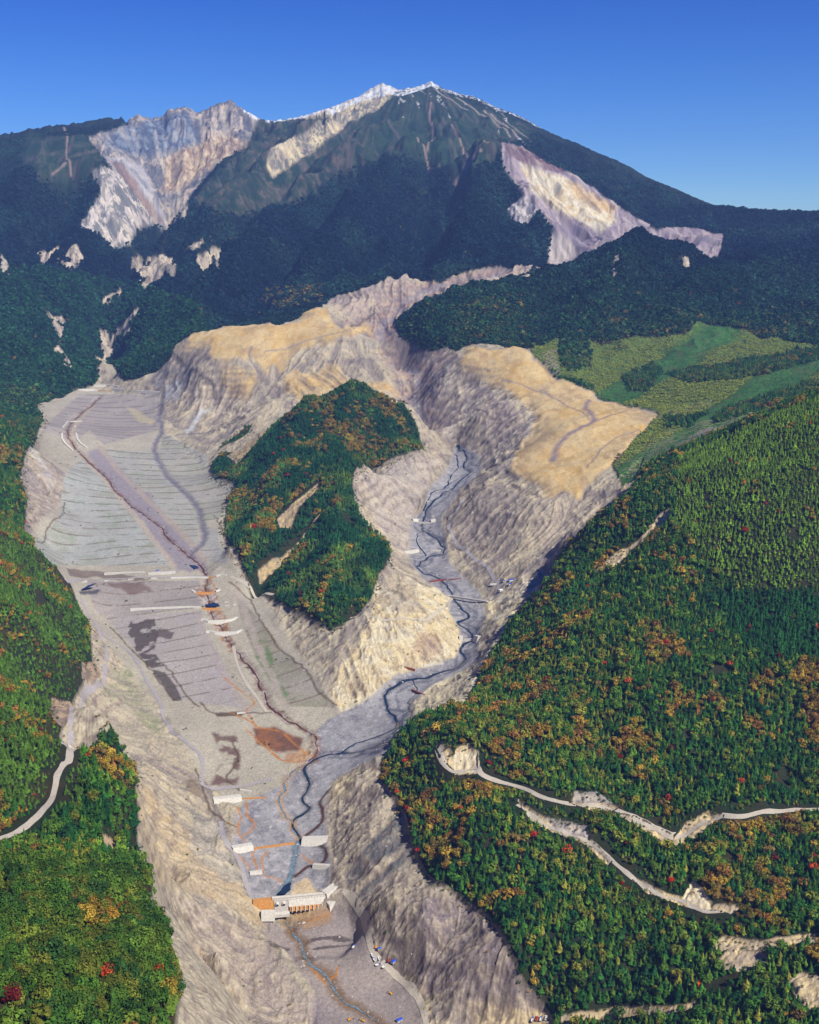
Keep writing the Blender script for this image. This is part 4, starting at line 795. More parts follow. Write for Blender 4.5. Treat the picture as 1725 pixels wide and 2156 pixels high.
def copy_tree(o, parent=None):
    c = o.copy(); COL.objects.link(c); c.parent = parent
    for ch in o.children: copy_tree(ch, c)
    return c
M_paint = {k: simple(k + '_paint', c, .45, 1.5, .85, 1.1, g=.7) for k, c in dict(blue=(48,90,214), white=(236,236,232), yellow=(238,170,40), red=(196,70,48), dark=(34,34,36), green=(60,120,90)).items()}
M_glass = simple('dark_glass', (30,40,50), .15, 1, .9, 1.1)

# ------------------------------------------------------------------ roads and water laid on the ground
def ribbon(name, path, w, m, label, lift=.5, step=None, wvar=0.25, cat=None, kind='structure', obj=None):
    b = obj if obj else MB(); n = len(path); vs = []; 
    for i, p in enumerate(path):
        d = (path[min(i + 1, n - 1)] - path[max(i - 1, 0)]); d = d.normalized() if d.length > 0 else Vector((1, 0, 0)); nr = Vector((-d.y, d.x, 0))
        ww = w * (1 + 2.2 * wvar * (float(vnoise(np.array([i / 3.0]), np.array([w * 7.7]), 77)[0]) - .5) + .3 * wvar * (random.random() - .5)); 
        q = [p + nr * ww * k for k in (-.5, 0, .5)]
        hz = height_at([x.x for x in q], [x.y for x in q])
        vs += [(x.x, x.y, float(h) + lift) for x, h in zip(q, hz)]
    fs = []
    for i in range(n - 1):
        for k in (0, 1):
            a = i * 3 + k; fs.append((a, a + 3, a + 4, a + 1))
    b.add(vs, fs)
    if obj: return b
    o = b.build(name, m, smooth=True); tag(o, label, cat, None, kind); return o
roads = {}
def road(pts, w, m, label, ymin=1150, ymax=5500, step=5): 
    p = smooth_path(trace(pts, ymin, ymax), step); roads[label] = p
    return ribbon('road', p, w, m, label, .55, wvar=.26)
road(R_LEFT, 8, M_road, 'pale dirt road climbing between the trees at the left edge', 600, 2600)
road(R_LEFT2, 7, M_road2, 'narrow grey road rounding the foot of the left wood', 1300, 2900)
road(R_FLAT, 7, M_road2, 'winding grey track along the left side of the terraces')
road(R_SERV, 8, M_road2, 'grey service track down to the large dam', 1250, 2200)
road(R_DAM, 8, M_road, 'pale gravel road curving from the large dam past the parked trucks', 1050, 1900)
road(R_DENJO, 9, M_road2, 'gravel track beside the right river above the bridge', 2100, 4000)
road(R_BLUFF, 6, M_road, 'thin pale track crossing the cream bluff to the bridge', 1900, 3200)
road(R_CREST, 7, M_road2, 'straight grey road crossing the upper flat in front of the dam', 2000, 3500)
road(R_KNOLL, 8, M_road, 'pale road running from the flat to the foot of the wooded knoll', 2000, 3500)
road(R_TRACK, 6, M_road, 'straight pale track between the two brown streams', 1700, 2600)
road(R_HILL, 8.5, M_road, 'upper pale dirt road cut across the right forested hill', 900, 2600)
road(R_HILL2, 6, M_road, 'lower broken dirt road on the right forested hill', 800, 2400)
def water(nm, w, m, label, name='stream', step=5): ribbon(name, W_[nm], w, m, label, .45, wvar=.55)
water('denjo', 4.0, M_water, 'dark winding stream of the right river bed')
water('d2', 3.0, M_water, 'thin side channel at the head of the right river'); water('d3', 2.6, M_water, 'thin dark loop of water below the upper right dam')
water('d4', 2.6, M_water, 'thin dark channel near the confluence'); water('d5', 2.6, M_water, 'short side channel in the bend of the right river')
water('mid', 3.2, M_water, 'dark stream between the wing dams'); water('main', 5.5, M_water_t, 'blue white rapid stream entering the large dam')
water('low', 3.0, M_water_t, 'blue stream flowing from the large dam to the bottom of the picture')
water('teal', 3.0, M_water_t, 'pale teal stream along the left of the gravel bars'); water('loop', 3.0, M_water_b, 'brown loop of water under the right scree')
water('loop2', 3.0, M_water_b, 'brown curved ditch below the right wing dam')
water('brown', 3.0, M_water_b, 'narrow brown stream down the middle of the left flat'); 
def pool(pts, label, m=M_water, ymin=1150):
    q = trace(pts, ymin); z = max(p.z for p in q) + .3; c = Vector((sum(p.x for p in q) / len(q), sum(p.y for p in q) / len(q), z)); b = MB(); n = len(q) * 4; ring = []
    for i in range(n):
        k = i / 4; a_ = q[int(k) % len(q)]; b_ = q[(int(k) + 1) % len(q)]; t = k - int(k); p = a_.lerp(b_, t); f = 1 + .12 * math.sin(i * 2.3)
        ring.append((c.x + (p.x - c.x) * f, c.y + (p.y - c.y) * f, z))
    b.add([tuple(c)] + ring, [(0, 1 + i, 1 + (i + 1) % n) for i in range(n)]); tag(b.build('pool', m), label, None, None, 'structure')
pool([(432,1276),(452,1269),(464,1276),(455,1281),(436,1281)], 'small deep blue pool above the long white wall dam')
pool([(398,1190),(412,1192),(420,1198),(410,1200)], 'small dark pool where the brown channel leaves the flat')
pool([(170,1243),(188,1240),(205,1243),(195,1247),(175,1247)], 'dark blue puddle beside the left wood')
pool([(586,1893),(600,1866),(613,1858),(612,1880),(600,1894)], 'dark blue water backed up behind the large dam', M_water, 1250)

# ------------------------------------------------------------------ dams
def section(pts3, h, th, batter, mb, dz=0.0, depth=7.0):
    """wall along ground points: top dz+h above them, thick th, lower faces leaning outwards"""
    n = len(pts3); vs = []
    for i, p in enumerate(pts3):
        d = pts3[min(i + 1, n - 1)] - pts3[max(i - 1, 0)]; d = Vector((d.x, d.y, 0)).normalized(); nr = Vector((d.y, -d.x, 0))     # nr points downstream (towards -Y for a path running +X)
        if nr.y > 0: nr = -nr
        zt = p.z + dz + h; zb = p.z + dz - depth
        vs += [Vector((p.x, p.y, zt)) - nr * th / 2, Vector((p.x, p.y, zt)) + nr * th / 2, Vector((p.x, p.y, zb)) + nr * (th / 2 + batter * (h + depth)), Vector((p.x, p.y, zb)) - nr * th / 2]
    fs = []
    for i in range(n - 1):
        for k in range(4): fs.append((i * 4 + k, i * 4 + (k + 1) % 4, i * 4 + 4 + (k + 1) % 4, i * 4 + 4 + k))
    fs += [(3, 2, 1, 0), tuple((n - 1) * 4 + k for k in range(4))]
    mb.add(vs, fs)
def dens(pts3, step=6):
    out = []
    for a, b in zip(pts3[:-1], pts3[1:]):
        k = max(1, int((b - a).length / step)); out += [a.lerp(b, i / k) for i in range(k)]
    return out + [pts3[-1]]
def dam(name, cat, label, pieces, group=None, ymin=1150, ymax=5500):
    """pieces: (part name, pixel points, height, thickness, batter, material)"""
    P0 = [trace(q[1], ymin, ymax) for q in pieces]; o = P0[0][0].copy(); r = empty(name, o); tag(r, label, cat, group)
    for (pn, _, h, th, bt, m), q in zip(pieces, P0):
        q2 = [p - o for p in dens(q)]; z = sum(p.z for p in q2) / len(q2)
        a, b_ = q2[0].z, q2[-1].z
        for i, p in enumerate(q2): p.z = p.z if name == 'guide_wall' else (a + (b_ - a) * i / max(1, len(q2) - 1)) * .5 + z * .5
        mb = MB(); section(q2, h, th, bt, mb); mb.build(pn, m, r)
    return r
WG = 'concrete dams across the river beds'
C1, C2, C3 = M_conc, M_conc2, M_conc3
dam('wing_dam', 'dam', 'pale wing dam with an orange stained crest, uppermost below the confluence', [('wing', [(449,1685),(508,1681)], 3.5, 9, .5, C1), ('crest', [(512,1683),(562,1680)], .9, 3, .2, C2)])
dam('low_wall', 'wall', 'short pale wall just above the uppermost wing dam', [('wall', [(506,1664),(529,1668)], 1.8, 3, .2, C1)])
dam('wing_dam', 'dam', 'wide dam of two white wings joined by an orange crest beside the blue stream', [('wing', [(489,1788),(531,1784)], 4.5, 9, .5, C1), ('crest', [(535,1787),(575,1782),(620,1776)], 1.2, 4.5, .3, C2), ('wing', [(637,1773),(690,1768)], 5.5, 10, .6, C1)])
dam('wing_dam', 'dam', 'small white dam wing standing alone beside the grey service track', [('wing', [(526,1840),(552,1838)], 3, 5, .3, C1)])
dam('wing_dam', 'dam', 'small white dam wing standing alone under the right scree', [('wing', [(660,1825),(694,1823)], 3, 5, .3, C1)])
dam('sabo_dam', 'dam', 'long segmented cream dam crossing the far head of the left flat', [('wall', [(165,821),(200,821.5),(205,822)], 3.5, 6, .2, C1), ('crest', [(208,824),(236,823)], 1.5, 6, .2, C2), ('wall', [(240,822),(290,823),(338,825)], 3.5, 6, .2, C1)], ymin=3800)
dam('low_wall', 'wall', 'short white wall just behind the far long dam', [('wall', [(197,812),(225,813),(250,814)], 3, 5, .2, C1)], ymin=4000)
dam('guide_wall', 'wall', 'outer curved white guide wall on the left of the brown channel', [('wall', [(144,887),(134,899),(131,915),(131,925),(138,936),(148,945),(153,949)], 3, 5, .1, C1)], ymin=2800)
dam('guide_wall', 'wall', 'inner curved white guide wall on the right of the brown channel', [('wall', [(158,897),(161,915),(164,927),(172,937),(183,944)], 3, 5, .1, C1)], ymin=2800)
dam('sill', 'sill', 'thin white sill joining the heads of the curved guide walls', [('wall', [(146,887),(160,888.5),(173,888)], 2, 4, .1, C1)], ymin=2800)
dam('low_wall', 'wall', 'long rough white wall, farther left of the pair above the flat road', [('wall', [(220,1210),(260,1207),(305,1204.5)], 2.5, 5, .2, C1)], ymin=2000)
dam('low_wall', 'wall', 'thick cream wall, nearer the stream of the pair above the flat road', [('wall', [(313,1210),(340,1209),(370,1206.5)], 4, 8, .2, C1)], ymin=2000)
for (u, v), lb in zip([(176,1226),(226,1223.5),(276,1221),(324,1218.5)], ['white concrete block on the flat road nearest the left wood', 'white concrete block on the flat road, second from the left wood', 'white concrete block on the flat road, third from the left wood', 'white concrete block on the flat road nearest the cream dam crest']):
    dam('concrete_block', 'block', lb, [('body', [(u - 6, v + .3), (u + 6, v - .3)], 2.2, 4, .1, C1), ('cap', [(u - 5, v + .2), (u + 5, v - .2)], 2.6, 2.4, 0, C3)], 'white blocks along the road on the upper flat', ymin=2000)
dam('sabo_dam', 'dam', 'cream dam crest carrying the flat road across the brown stream', [('crest', [(360,1217.5),(400,1216),(440,1217)], 1.8, 5, .4, C1), ('spillway', [(441,1217.5),(455,1214.5)], 1.4, 5, .4, C2), ('wing', [(456,1214),(466,1210.5),(478,1212)], 2.2, 4, .3, C1)], ymin=2000)
dam('check_dam', 'dam', 'orange stained check dam with two small white wings below the road crest', [('wing', [(404,1244.5),(411,1249)], 2.5, 5, .3, C1), ('crest', [(412,1249.5),(452,1247.5)], 1, 5, .5, C2), ('wing', [(454,1247),(463,1242)], 2.5, 5, .3, C1)], ymin=1900)
dam('sabo_dam', 'dam', 'long white wall dam ending at the deep blue pool', [('wall', [(275,1285),(330,1282),(400,1279),(425,1280.5)], 3.2, 5, .3, C1), ('crest', [(427,1282.5),(466,1281.5)], 1.4, 5, .5, C2)], ymin=1900)
for (u, v), lb in zip([(477,1268.5),(478,1276),(494,1274)], ['white concrete slab farthest up of three beside the blue pool', 'white concrete slab nearest the blue pool', 'white concrete slab farthest right of three beside the blue pool']):
    dam('concrete_block', 'block', lb, [('body', [(u - 4, v + .5), (u + 4, v - .5)], 1.8, 4, .1, C1), ('cap', [(u - 3, v + .4), (u + 3, v - .4)], 2.2, 2.4, 0, C3)], 'white slabs beside the pool', ymin=1900)
dam('check_dam', 'dam', 'bent white check dam below the blue pool, upper of two', [('wall', [(424,1305),(431,1306),(440,1311),(476,1309),(490,1306),(499,1300)], 2.6, 5, .5, C1)], ymin=1900)
dam('check_dam', 'dam', 'bent white check dam below the blue pool, lower of two', [('wall', [(434,1331),(443,1331),(454,1335),(498,1334),(509,1326)], 2.6, 5, .5, C1)], ymin=1900)
dam('low_wall', 'wall', 'short white sill at the lower end of the left terraces', [('wall', [(499,1503),(517,1501)], 1.6, 4, .2, C1)], ymin=1600)
dam('check_dam', 'dam', 'white winged dam with a dark spillway, farthest up the right river', [('wing', [(868,1096),(879,1097)], 5, 7, .3, C1), ('spillway', [(880,1100),(906,1101)], 1.4, 5, .5, C3), ('wing', [(907,1099),(917,1095.5)], 5, 7, .3, C1)], ymin=2200)
dam('wing_dam', 'dam', 'thin pair of white dam wings, second down the right river', [('wing', [(850,1161),(881,1161)], 3, 5, .2, C1), ('wing', [(907,1161),(928,1161)], 2.5, 4, .2, C1)], ymin=2100)
dam('steel_sill', 'sill', 'red brown steel sill across the right river above the bridge', [('beam', [(903,1225),(925,1223),(940,1222)], 2.2, 3, .1, M_steel_red), ('beam', [(946,1222),(971,1219.5)], 2, 3, .1, M_steel_red)], ymin=2000)
dam('check_dam', 'dam', 'short check dam with cream abutments below the bridge', [('abutment', [(967,1345),(975,1346)], 6, 7, .3, C1), ('crest', [(976,1347),(990,1347)], 1.5, 4, .4, C3), ('spillway', [(990,1347),(1000,1346)], 1.2, 4.5, .5, C1), ('abutment', [(1001,1346),(1010,1344)], 6, 7, .3, C1)], ymin=1800)
dam('low_wall', 'wall', 'thin white wall along the left bank in the river bend', [('wall', [(892,1401),(910,1400),(935,1398)], 2, 3, .1, C1)], ymin=1700)
dam('steel_sill', 'sill', 'short red brown steel sill in the river bend', [('beam', [(852,1404),(874,1413)], 2, 3, .1, M_steel_red)], ymin=1700)
dam('steel_sill', 'sill', 'red brown steel sill lying where the river bend widens', [('beam', [(868,1455),(895,1463)], 1.8, 3, .1, M_steel_red)], ymin=1600)

# the large dam
def big_dam():
    A = at(533, 1903, 1250); B = at(686, 1887, 1250); zc = max(A.z, B.z) + 1.0
    d = Vector((B.x - A.x, B.y - A.y, 0)); L = d.length; rz = math.atan2(d.y, d.x)
    r = empty('sabo_dam', (A.x, A.y, zc), rz); tag(r, 'largest dam in the valley with a pale crest road and orange stained face', 'dam')
    def face(x0, x1, zt, zb, y0, m, name, th=3.0, bat=.35):
        b = MB(); h = zt - zb
        b.add([(x0, y0, zt), (x1, y0, zt), (x1, y0 - bat * h, zb), (x0, y0 - bat * h, zb), (x0, y0 + th, zt), (x1, y0 + th, zt), (x1, y0 + th, zb), (x0, y0 + th, zb)],
              [(0, 3, 2, 1), (0, 1, 5, 4), (4, 5, 6, 7), (1, 2, 6, 5), (0, 4, 7, 3), (3, 7, 6, 2)]); return b.build(name, m, r)
    k = L / 153.0
    b = MB(); b.box(40 * k, L, -.2, 4.5, -9, .6); b.box(40 * k, L, -.5, .1, .6, 1.5); b.box(40 * k, L, 4.2, 4.8, .6, 1.5); b.build('crest', M_conc, r)
    face(0, 43 * k, -.6, -13, -1, M_conc2, 'wing', 8); face(74 * k, L, -1.2, -11, -.6, M_conc, 'face', 4, .5)
    face(76 * k, L - 1, -11, -17, -5.8, M_conc2, 'apron', 8, .4)
    for i in range(9):
        x = (80 + i * 9) * k; b = MB(); b.box(x, x + 1.6, -9.4, -5.4, -18, -10.6, taper=(.2, .6)); b.build('buttress', M_conc, r)
    for i in range(12):
        x = (78 + i * 6.4) * k; b = MB(); b.box(x, x + 1.8, -1.6, -.4, -2.2, -.9); b.build('corbel', M_conc, r)
    sp = face(44 * k, 73 * k, -1.8, -17, -1.5, M_conc3, 'spillway', 6, .45)
    for i in range(2):
        b = MB(); x = (50 + i * 14) * k; b.cyl((x, -2, -5), (0, -1, -.35), 2.6, 4.5, 12); b.build('outlet_pipe', M_conc, sp)
        b = MB(); b.cyl((x, -6.3, -6.55), (0, -1, -.35), 1.7, .3, 12); b.build('bore_shade', M_paint['dark'], sp)  # solid dark disc on the pipe end, painted shade of the bore
    b = MB(); b.box(43 * k, 75 * k, -16, -8, -20, -15.8); b.build('splash_floor', M_conc, r)
    for (x0, y0, z0, x1, y1, z1, h, th) in [(L - 2, 2, -2.5, L + 34 * k, 18, 3.5, 4.5, 12), (L + 2, -12, -12, L + 34 * k, -4, -6.5, 4.5, 9), (16 * k, -13, -14, 44 * k, -14, -15, 5, 7)]:
        b = MB(); section([Vector((x0, y0, z0)), Vector(((x0 + x1) / 2, (y0 + y1) / 2, (z0 + z1) / 2)), Vector((x1, y1, z1))], h, th, .3, b); b.build('wing_wall', M_conc, r)
big_dam()

# ------------------------------------------------------------------ bridge
def bridge():
    A = at(948, 1257, 1900); B = at(1026, 1268, 1900); z = max(A.z, B.z) + 2.0; d = Vector((B.x - A.x, B.y - A.y, 0)); L = d.length
    r = empty('bridge', (A.x, A.y, z), math.atan2(d.y, d.x)); tag(r, 'white girder bridge spanning the right river between cream bluffs', 'bridge')
    b = MB(); b.box(0, L, -3, 3, 0, .5); b.build('deck', M_conc3, r)
    for s in (-1, 1):
        b = MB(); b.box(0, L, s * 2.9 - .15, s * 2.9 + .15, 1.3, 1.5)
        for i in range(int(L / 4)): b.box(i * 4 + .2, i * 4 + .5, s * 2.9 - .1, s * 2.9 + .1, .5, 1.3)
        b.build('railing', M_paint['white'], r)
        b = MB(); b.box(0, L, s * 2.2 - .35, s * 2.2 + .35, -2.6, 0); b.build('girder', M_conc, r)
    x = L * .72; zz = float(height_at(A.x + d.x * .72, A.y + d.y * .72)[0]) - z
    b = MB(); b.box(x - 1.2, x + 1.2, -2.5, 2.5, min(zz - 3, -10), -2.6, taper=(.1, .2)); b.box(x - 1.8, x + 1.8, -3.2, 3.2, -3.4, -2.6); b.build('pier', M_conc, r)
    for x in (-4, L):
        b = MB(); b.box(x, x + 4, -4, 4, -9, .1); b.build('abutment', M_conc, r)
bridge()

# ------------------------------------------------------------------ vehicles and site things
def truck(loc, rz, colr, label, group='trucks and machines parked by the gravel road'):
    r = empty('dump_truck', loc, rz); tag(r, label, 'truck', group); P_ = M_paint
    b = MB(); b.box(-3.6, 3.4, -.9, .9, .7, 1.0); b.build('chassis', P_['dark'], r)
    b = MB(); b.box(1.7, 3.6, -1.15, 1.15, 1.0, 2.7, taper=(.15, .08)); c = b.build('cab', P_[colr], r)
    b = MB(); b.box(3.46, 3.62, -.95, .95, 1.8, 2.45); b.build('windscreen', M_glass, c)
    b = MB(); b.box(-3.8, 1.5, -1.2, 1.2, 1.05, 1.3); b.box(-3.8, 1.5, -1.2, -1.08, 1.3, 2.2); b.box(-3.8, 1.5, 1.08, 1.2, 1.3, 2.2); b.box(1.38, 1.5, -1.08, 1.08, 1.3, 2.5); b.box(-3.8, -3.68, -1.08, 1.08, 1.3, 2.2); b.build('tipper_body', P_['white' if colr == 'blue' else colr], r)
    for x in (-2.6, -1.4, 2.5):
        for s in (-1, 1):
            b = MB(); b.cyl((x, s * .85, .5), (0, s, 0), .5, .35, 14); b.build('wheel', P_['dark'], r)
    return r
def excavator(loc, rz, colr, label, group='trucks and machines parked by the gravel road'):
    r = empty('excavator', loc, rz); tag(r, label, 'excavator', group); P_ = M_paint
    for s in (-1, 1):
        b = MB(); b.box(-1.9, 1.9, s * 1.1 - .3, s * 1.1 + .3, 0, .85, taper=(.3, 0)); b.build('track', P_['dark'], r)
    b = MB(); b.box(-2.1, 1.3, -1.3, 1.3, .95, 2.0, taper=(.1, .1)); b.build('body', P_[colr], r)
    b = MB(); b.box(-.1, 1.4, .3, 1.3, 2.0, 3.1, taper=(.12, .05)); c = b.build('cab', P_[colr], r)
    b = MB(); b.box(1.3, 1.44, .42, 1.18, 2.2, 2.9); b.build('windscreen', M_glass, c)
    b = MB(); b.cyl((1.1, -.3, 1.7), (.75, 0, .65), .28, 3.8, 6); b.build('boom', P_[colr], r)
    b = MB(); b.cyl((3.95, -.3, 4.2), (.55, 0, -.85), .22, 3.0, 6); b.build('arm', P_[colr], r)
    b = MB(); b.box(5.0, 6.0, -.8, .2, .8, 1.7, taper=(.2, .05)); b.build('bucket', P_['dark'], r); return r
def hut(loc, rz, rc, label, L=9, W=4.5, H=2.6):
    r = empty('site_hut', loc, rz); tag(r, label, 'hut')
    b = MB(); b.box(-L / 2, L / 2, -W / 2, W / 2, 0, H); b.build('wall', M_paint['white'], r)
    b = MB(); e = .4; z0 = H + .01; b.add([(-L/2-e, -W/2-e, z0), (L/2+e, -W/2-e, z0), (L/2+e, W/2+e, z0), (-L/2-e, W/2+e, z0), (-L/2-e, 0, H + 1), (L/2+e, 0, H + 1)], [(0, 1, 5, 4), (2, 3, 4, 5), (0, 4, 3), (1, 2, 5), (0, 3, 2, 1)]); b.build('roof', M_paint[rc], r)
    b = MB(); b.box(-.5, .5, -W / 2 - .06, -W / 2 + .02, .01, 2.0); b.build('door', M_paint['dark'], r)
    for x in (-L * .3, L * .3):
        b = MB(); b.box(x - .6, x + .6, -W / 2 - .05, -W / 2 + .02, 1.0, 1.8); b.build('window', M_glass, r)
def A_(u, v, ymin=1050): return at(u, v, ymin)
truck(A_(784,2014), 2.0, 'white', 'white dump truck at the upper end of the parked row below the dam')
truck(A_(788,2023), 2.1, 'blue', 'blue cabbed dump truck beside the white one in the parked row')
truck(A_(798,2022), 1.9, 'white', 'white dump truck behind the blue cabbed trucks below the dam')
truck(A_(796,2033), .4, 'blue', 'blue cabbed dump truck parked crosswise in the row below the dam')
truck(A_(809,2037), .8, 'white', 'white dump truck at the lower end of the parked row below the dam')
excavator(A_(792,1996), 1.0, 'yellow', 'yellow excavator above the parked trucks at the foot of the scree')
hut(A_(799,2000), .5, 'blue', 'tiny blue roofed hut beside the yellow excavator', 4.5, 3)
truck(A_(819,2024), 1.4, 'red', 'red dump truck at the foot of the right scree')
hut(A_(829,2029), .9, 'blue', 'blue roofed hut beside the red dump truck', 7, 4)
truck(A_(745,1996), 1.2, 'blue', 'blue cabbed dump truck alone beside the dark wet patch')
excavator(A_(823,2094), 2.4, 'yellow', 'yellow excavator alone on grey gravel inside the road bend')
excavator(A_(736,2149), .4, 'yellow', 'yellow excavator left of the blue stream at the bottom edge')
excavator(A_(765,2152), 2.8, 'yellow', 'yellow excavator nearest the blue stream at the bottom edge')
hut(A_(841,2150), .6, 'blue', 'blue roofed hut by the curving road at the bottom edge', 7, 4)
for i, (u, v, c_, lb) in enumerate([(1121,2149,'blue','blue cabbed truck leftmost of the row under the dark scree'), (1130,2148,'red','red truck in the row under the dark scree'), (1139,2148,'blue','blue cabbed truck right of the red one under the dark scree'), (1150,2147,'white','white truck rightmost of the row under the dark scree')]):
    truck(A_(u, v, 1000), 1.3, c_, lb, 'trucks in a row under the dark scree')
hut(A_(1077,1224,1900), .3, 'blue', 'largest blue roofed hut at the foot of the cream bluff', 12, 7, 4)
hut(A_(1074,1232,1900), .3, 'blue', 'blue roofed hut nearest the bridge at the foot of the cream bluff', 8, 5, 3)
hut(A_(1061,1227,1900), .2, 'blue', 'smaller blue roofed hut beside the gravel track above the bridge', 6, 5, 3)
hut(A_(1054,1245,1900), .6, 'white', 'white hut on the pale yard beside the bridge', 9, 8, 4)
hut(A_(1040,1232,1900), .1, 'white', 'long low white hut above the bridge yard', 16, 4, 2.6)
hut(A_(333,1203,2000), 0, 'blue', 'blue roofed hut beside the cream wall on the upper flat', 8, 4, 3)
#MARK_OBJ_DONE
# ------------------------------------------------------------------ trees
def leaf_mat(name, bright=1.0):
    def bld(nt, b):
        a = nt.nodes.new('ShaderNodeAttribute'); a.attribute_type = 'INSTANCER'; a.attribute_name = 'tint'
        g = nt.nodes.new('ShaderNodeAttribute'); g.attribute_name = 'shade'
        v = nt.nodes.new('ShaderNodeVectorMath'); v.operation = 'SCALE'; nt.links.new(a.outputs['Color'], v.inputs[0]); nt.links.new(g.outputs['Fac'], v.inputs['Scale'])
        nt.links.new(v.outputs[0], b.inputs['Base Color'])
        b.inputs['Specular IOR Level'].default_value = .08
    return mat(name, rough=.9, build=bld)
M_leaf = leaf_mat('foliage'); M_bark = simple('bark', (118,104,92), .9, 3, .7, 1.2)

def leafy(verts, faces, shade, name, mats, trunk=None, mi=None):
    me = bpy.data.meshes.new(name); me.from_pydata(verts, [], faces)
    for x in mats: me.materials.append(x)
    a = me.attributes.new('shade', 'FLOAT', 'FACE'); a.data.foreach_set('value', np.array(shade, np.float32))
    if mi: me.polygons.foreach_set('material_index', np.array(mi, np.int32))
    me.update(); return me
def conifer_geo(seed, layers, blades, slim=.19):
    r_ = random.Random(seed); V = []; F = []; S = []
    for L in range(layers):
        t = L / (layers - 1); z = .12 + .80 * t; R0 = slim * (1 - t) ** .75 * (1 + .25 * math.sin(t * 9 + seed)) + .018
        for k in range(blades):
            if r_.random() < .1: continue
            w = 2 * math.pi * (k + r_.random() * .8) / blades + L; R1 = R0 * r_.uniform(.65, 1.25); dz = -.05 - .07 * r_.random(); hw = R1 * r_.uniform(.35, .6)
            c, s = math.cos(w), math.sin(w); n = len(V); zz = z + r_.uniform(-.03, .03)
            V += [(0, 0, zz + .07), (c * R1 * .55 - s * hw, s * R1 * .55 + c * hw, zz + dz * .4), (c * R1, s * R1, zz + dz), (c * R1 * .55 + s * hw, s * R1 * .55 - c * hw, zz + dz * .4)]
            F += [(n, n + 1, n + 2), (n, n + 2, n + 3)]; q = r_.uniform(.65, 1.3); S += [q, q * r_.uniform(.85, 1.15)]
    n = len(V); V += [(.02, 0, .9), (-.01, .02, .9), (-.01, -.02, .9), (0, 0, 1.02)]; F += [(n, n + 1, n + 3), (n + 1, n + 2, n + 3), (n + 2, n, n + 3)]; S += [1.1] * 3
    return V, F, S
def broad_geo(seed, lobes, per, size, wide=.36):
    r_ = random.Random(seed); V = []; F = []; S = []
    for l in range(lobes):
        if l == 0: c = (0, 0, .64); R = (wide * .8, wide * .8, .30)
        else:
            w = 2 * math.pi * l / (lobes - 1) + r_.random(); rr_ = wide * r_.uniform(.4, .62); c = (math.cos(w) * rr_, math.sin(w) * rr_, r_.uniform(.42, .72)); q = r_.uniform(.42, .62) * wide; R = (q, q, q * r_.uniform(.7, 1.0))
        sh = r_.uniform(.75, 1.2)
        for k in range(per):
            z = r_.uniform(-.65, 1); w = r_.random() * 6.283; h = math.sqrt(1 - z * z); d = Vector((math.cos(w) * h, math.sin(w) * h, z)); rad = r_.uniform(.82, 1.1)
            p = Vector((c[0] + d.x * R[0] * rad, c[1] + d.y * R[1] * rad, c[2] + d.z * R[2] * rad))
            nr = (d + Vector((r_.uniform(-.6, .6), r_.uniform(-.6, .6), r_.uniform(-.4, .8)))).normalized(); t = nr.orthogonal().normalized(); b = nr.cross(t); a = r_.random() * 6.28
            t2 = t * math.cos(a) + b * math.sin(a); b2 = nr.cross(t2); s1 = size * r_.uniform(.6, 1.3); s2 = s1 * r_.uniform(.5, .9); n = len(V)
            V += [tuple(p - t2 * s1), tuple(p - b2 * s2), tuple(p + t2 * s1), tuple(p + b2 * s2)]; F.append((n, n + 1, n + 2, n + 3)); S.append(sh * r_.uniform(.7, 1.3))
    return V, F, S
def trunk_geo(h, r, limbs=0, seed=1):
    r_ = random.Random(seed); mb = MB(); mb.cyl((0, 0, -.06), (0, 0, 1), r, h, 6, r * .35)
    for i in range(limbs):
        w = i * 2.4 + r_.random(); mb.cyl((0, 0, h * r_.uniform(.45, .75)), (math.cos(w), math.sin(w), .9), r * .4, .28, 5, r * .12)
    return mb
def instanced_tree(kind, seed, detail):
    if kind == 'conifer': V, F, S = conifer_geo(seed, *detail); tb = trunk_geo(.9, .014)
    else: V, F, S = broad_geo(seed, *detail); tb = trunk_geo(.6, .022)
    n = len(V); F2 = F + [tuple(i + n for i in f) for f in tb.f]; me = leafy(V + tb.v, F2, S + [1] * len(tb.f), kind, [M_leaf, M_bark], mi=[0] * len(F) + [1] * len(tb.f))
    return bpy.data.objects.new(kind, me)
def bush(seed):
    V, F, S = broad_geo(seed, 3, 14, .16, .5); me = leafy(V, F, S, 'bush', [M_leaf]); return bpy.data.objects.new('bush', me)

# -- where trees stand
def cell_of(X, Y):
    ia = np.clip(np.searchsorted(acol, X / Y) - 1, 0, NA - 1); il = np.clip(np.searchsorted(lrow, np.log(Y)) - 1, 0, NY - 1); return il, ia
DR = np.full(GX.shape, 1e9, np.float32)
for lb, p in roads.items(): DR = np.minimum(DR, dist_line(p, 34))
alpw = blur_big(m_alp, 5)
blk = (blur_big(bare | rock, 1) > .35) | (blur_big(m_ib, 4) > .06)
WOOD = ~blk & ~(alpw > .5) & ~snow & (DR > 10) & ~(m_plant)
WOOD &= ~((GY > 7300) & (GV - dsky < 10 + 8 * n4))
RU, RV = uv_of(GX, GY, GZ)
copse = region([[(1178,715),(1240,710),(1245,770),(1200,790),(1178,760)],[(1310,790),(1370,765),(1400,780),(1360,825),(1320,825)],[(1395,790),(1500,768),(1725,735),(2200,720),(2200,745),(1725,760),(1560,800),(1450,810)],[(1500,875),(1600,835),(1725,800),(2200,760),(2200,790),(1725,822),(1560,880),(1500,895)],[(1395,872),(1440,880),(1500,868),(1450,900),(1400,900)],[(1130,760),(1180,790),(1250,815),(1240,835),(1170,800)]], 2600, 4700, 6)
WOOD |= copse & m_plant
PLANTM = m_plant & ~copse & (DR > 7)
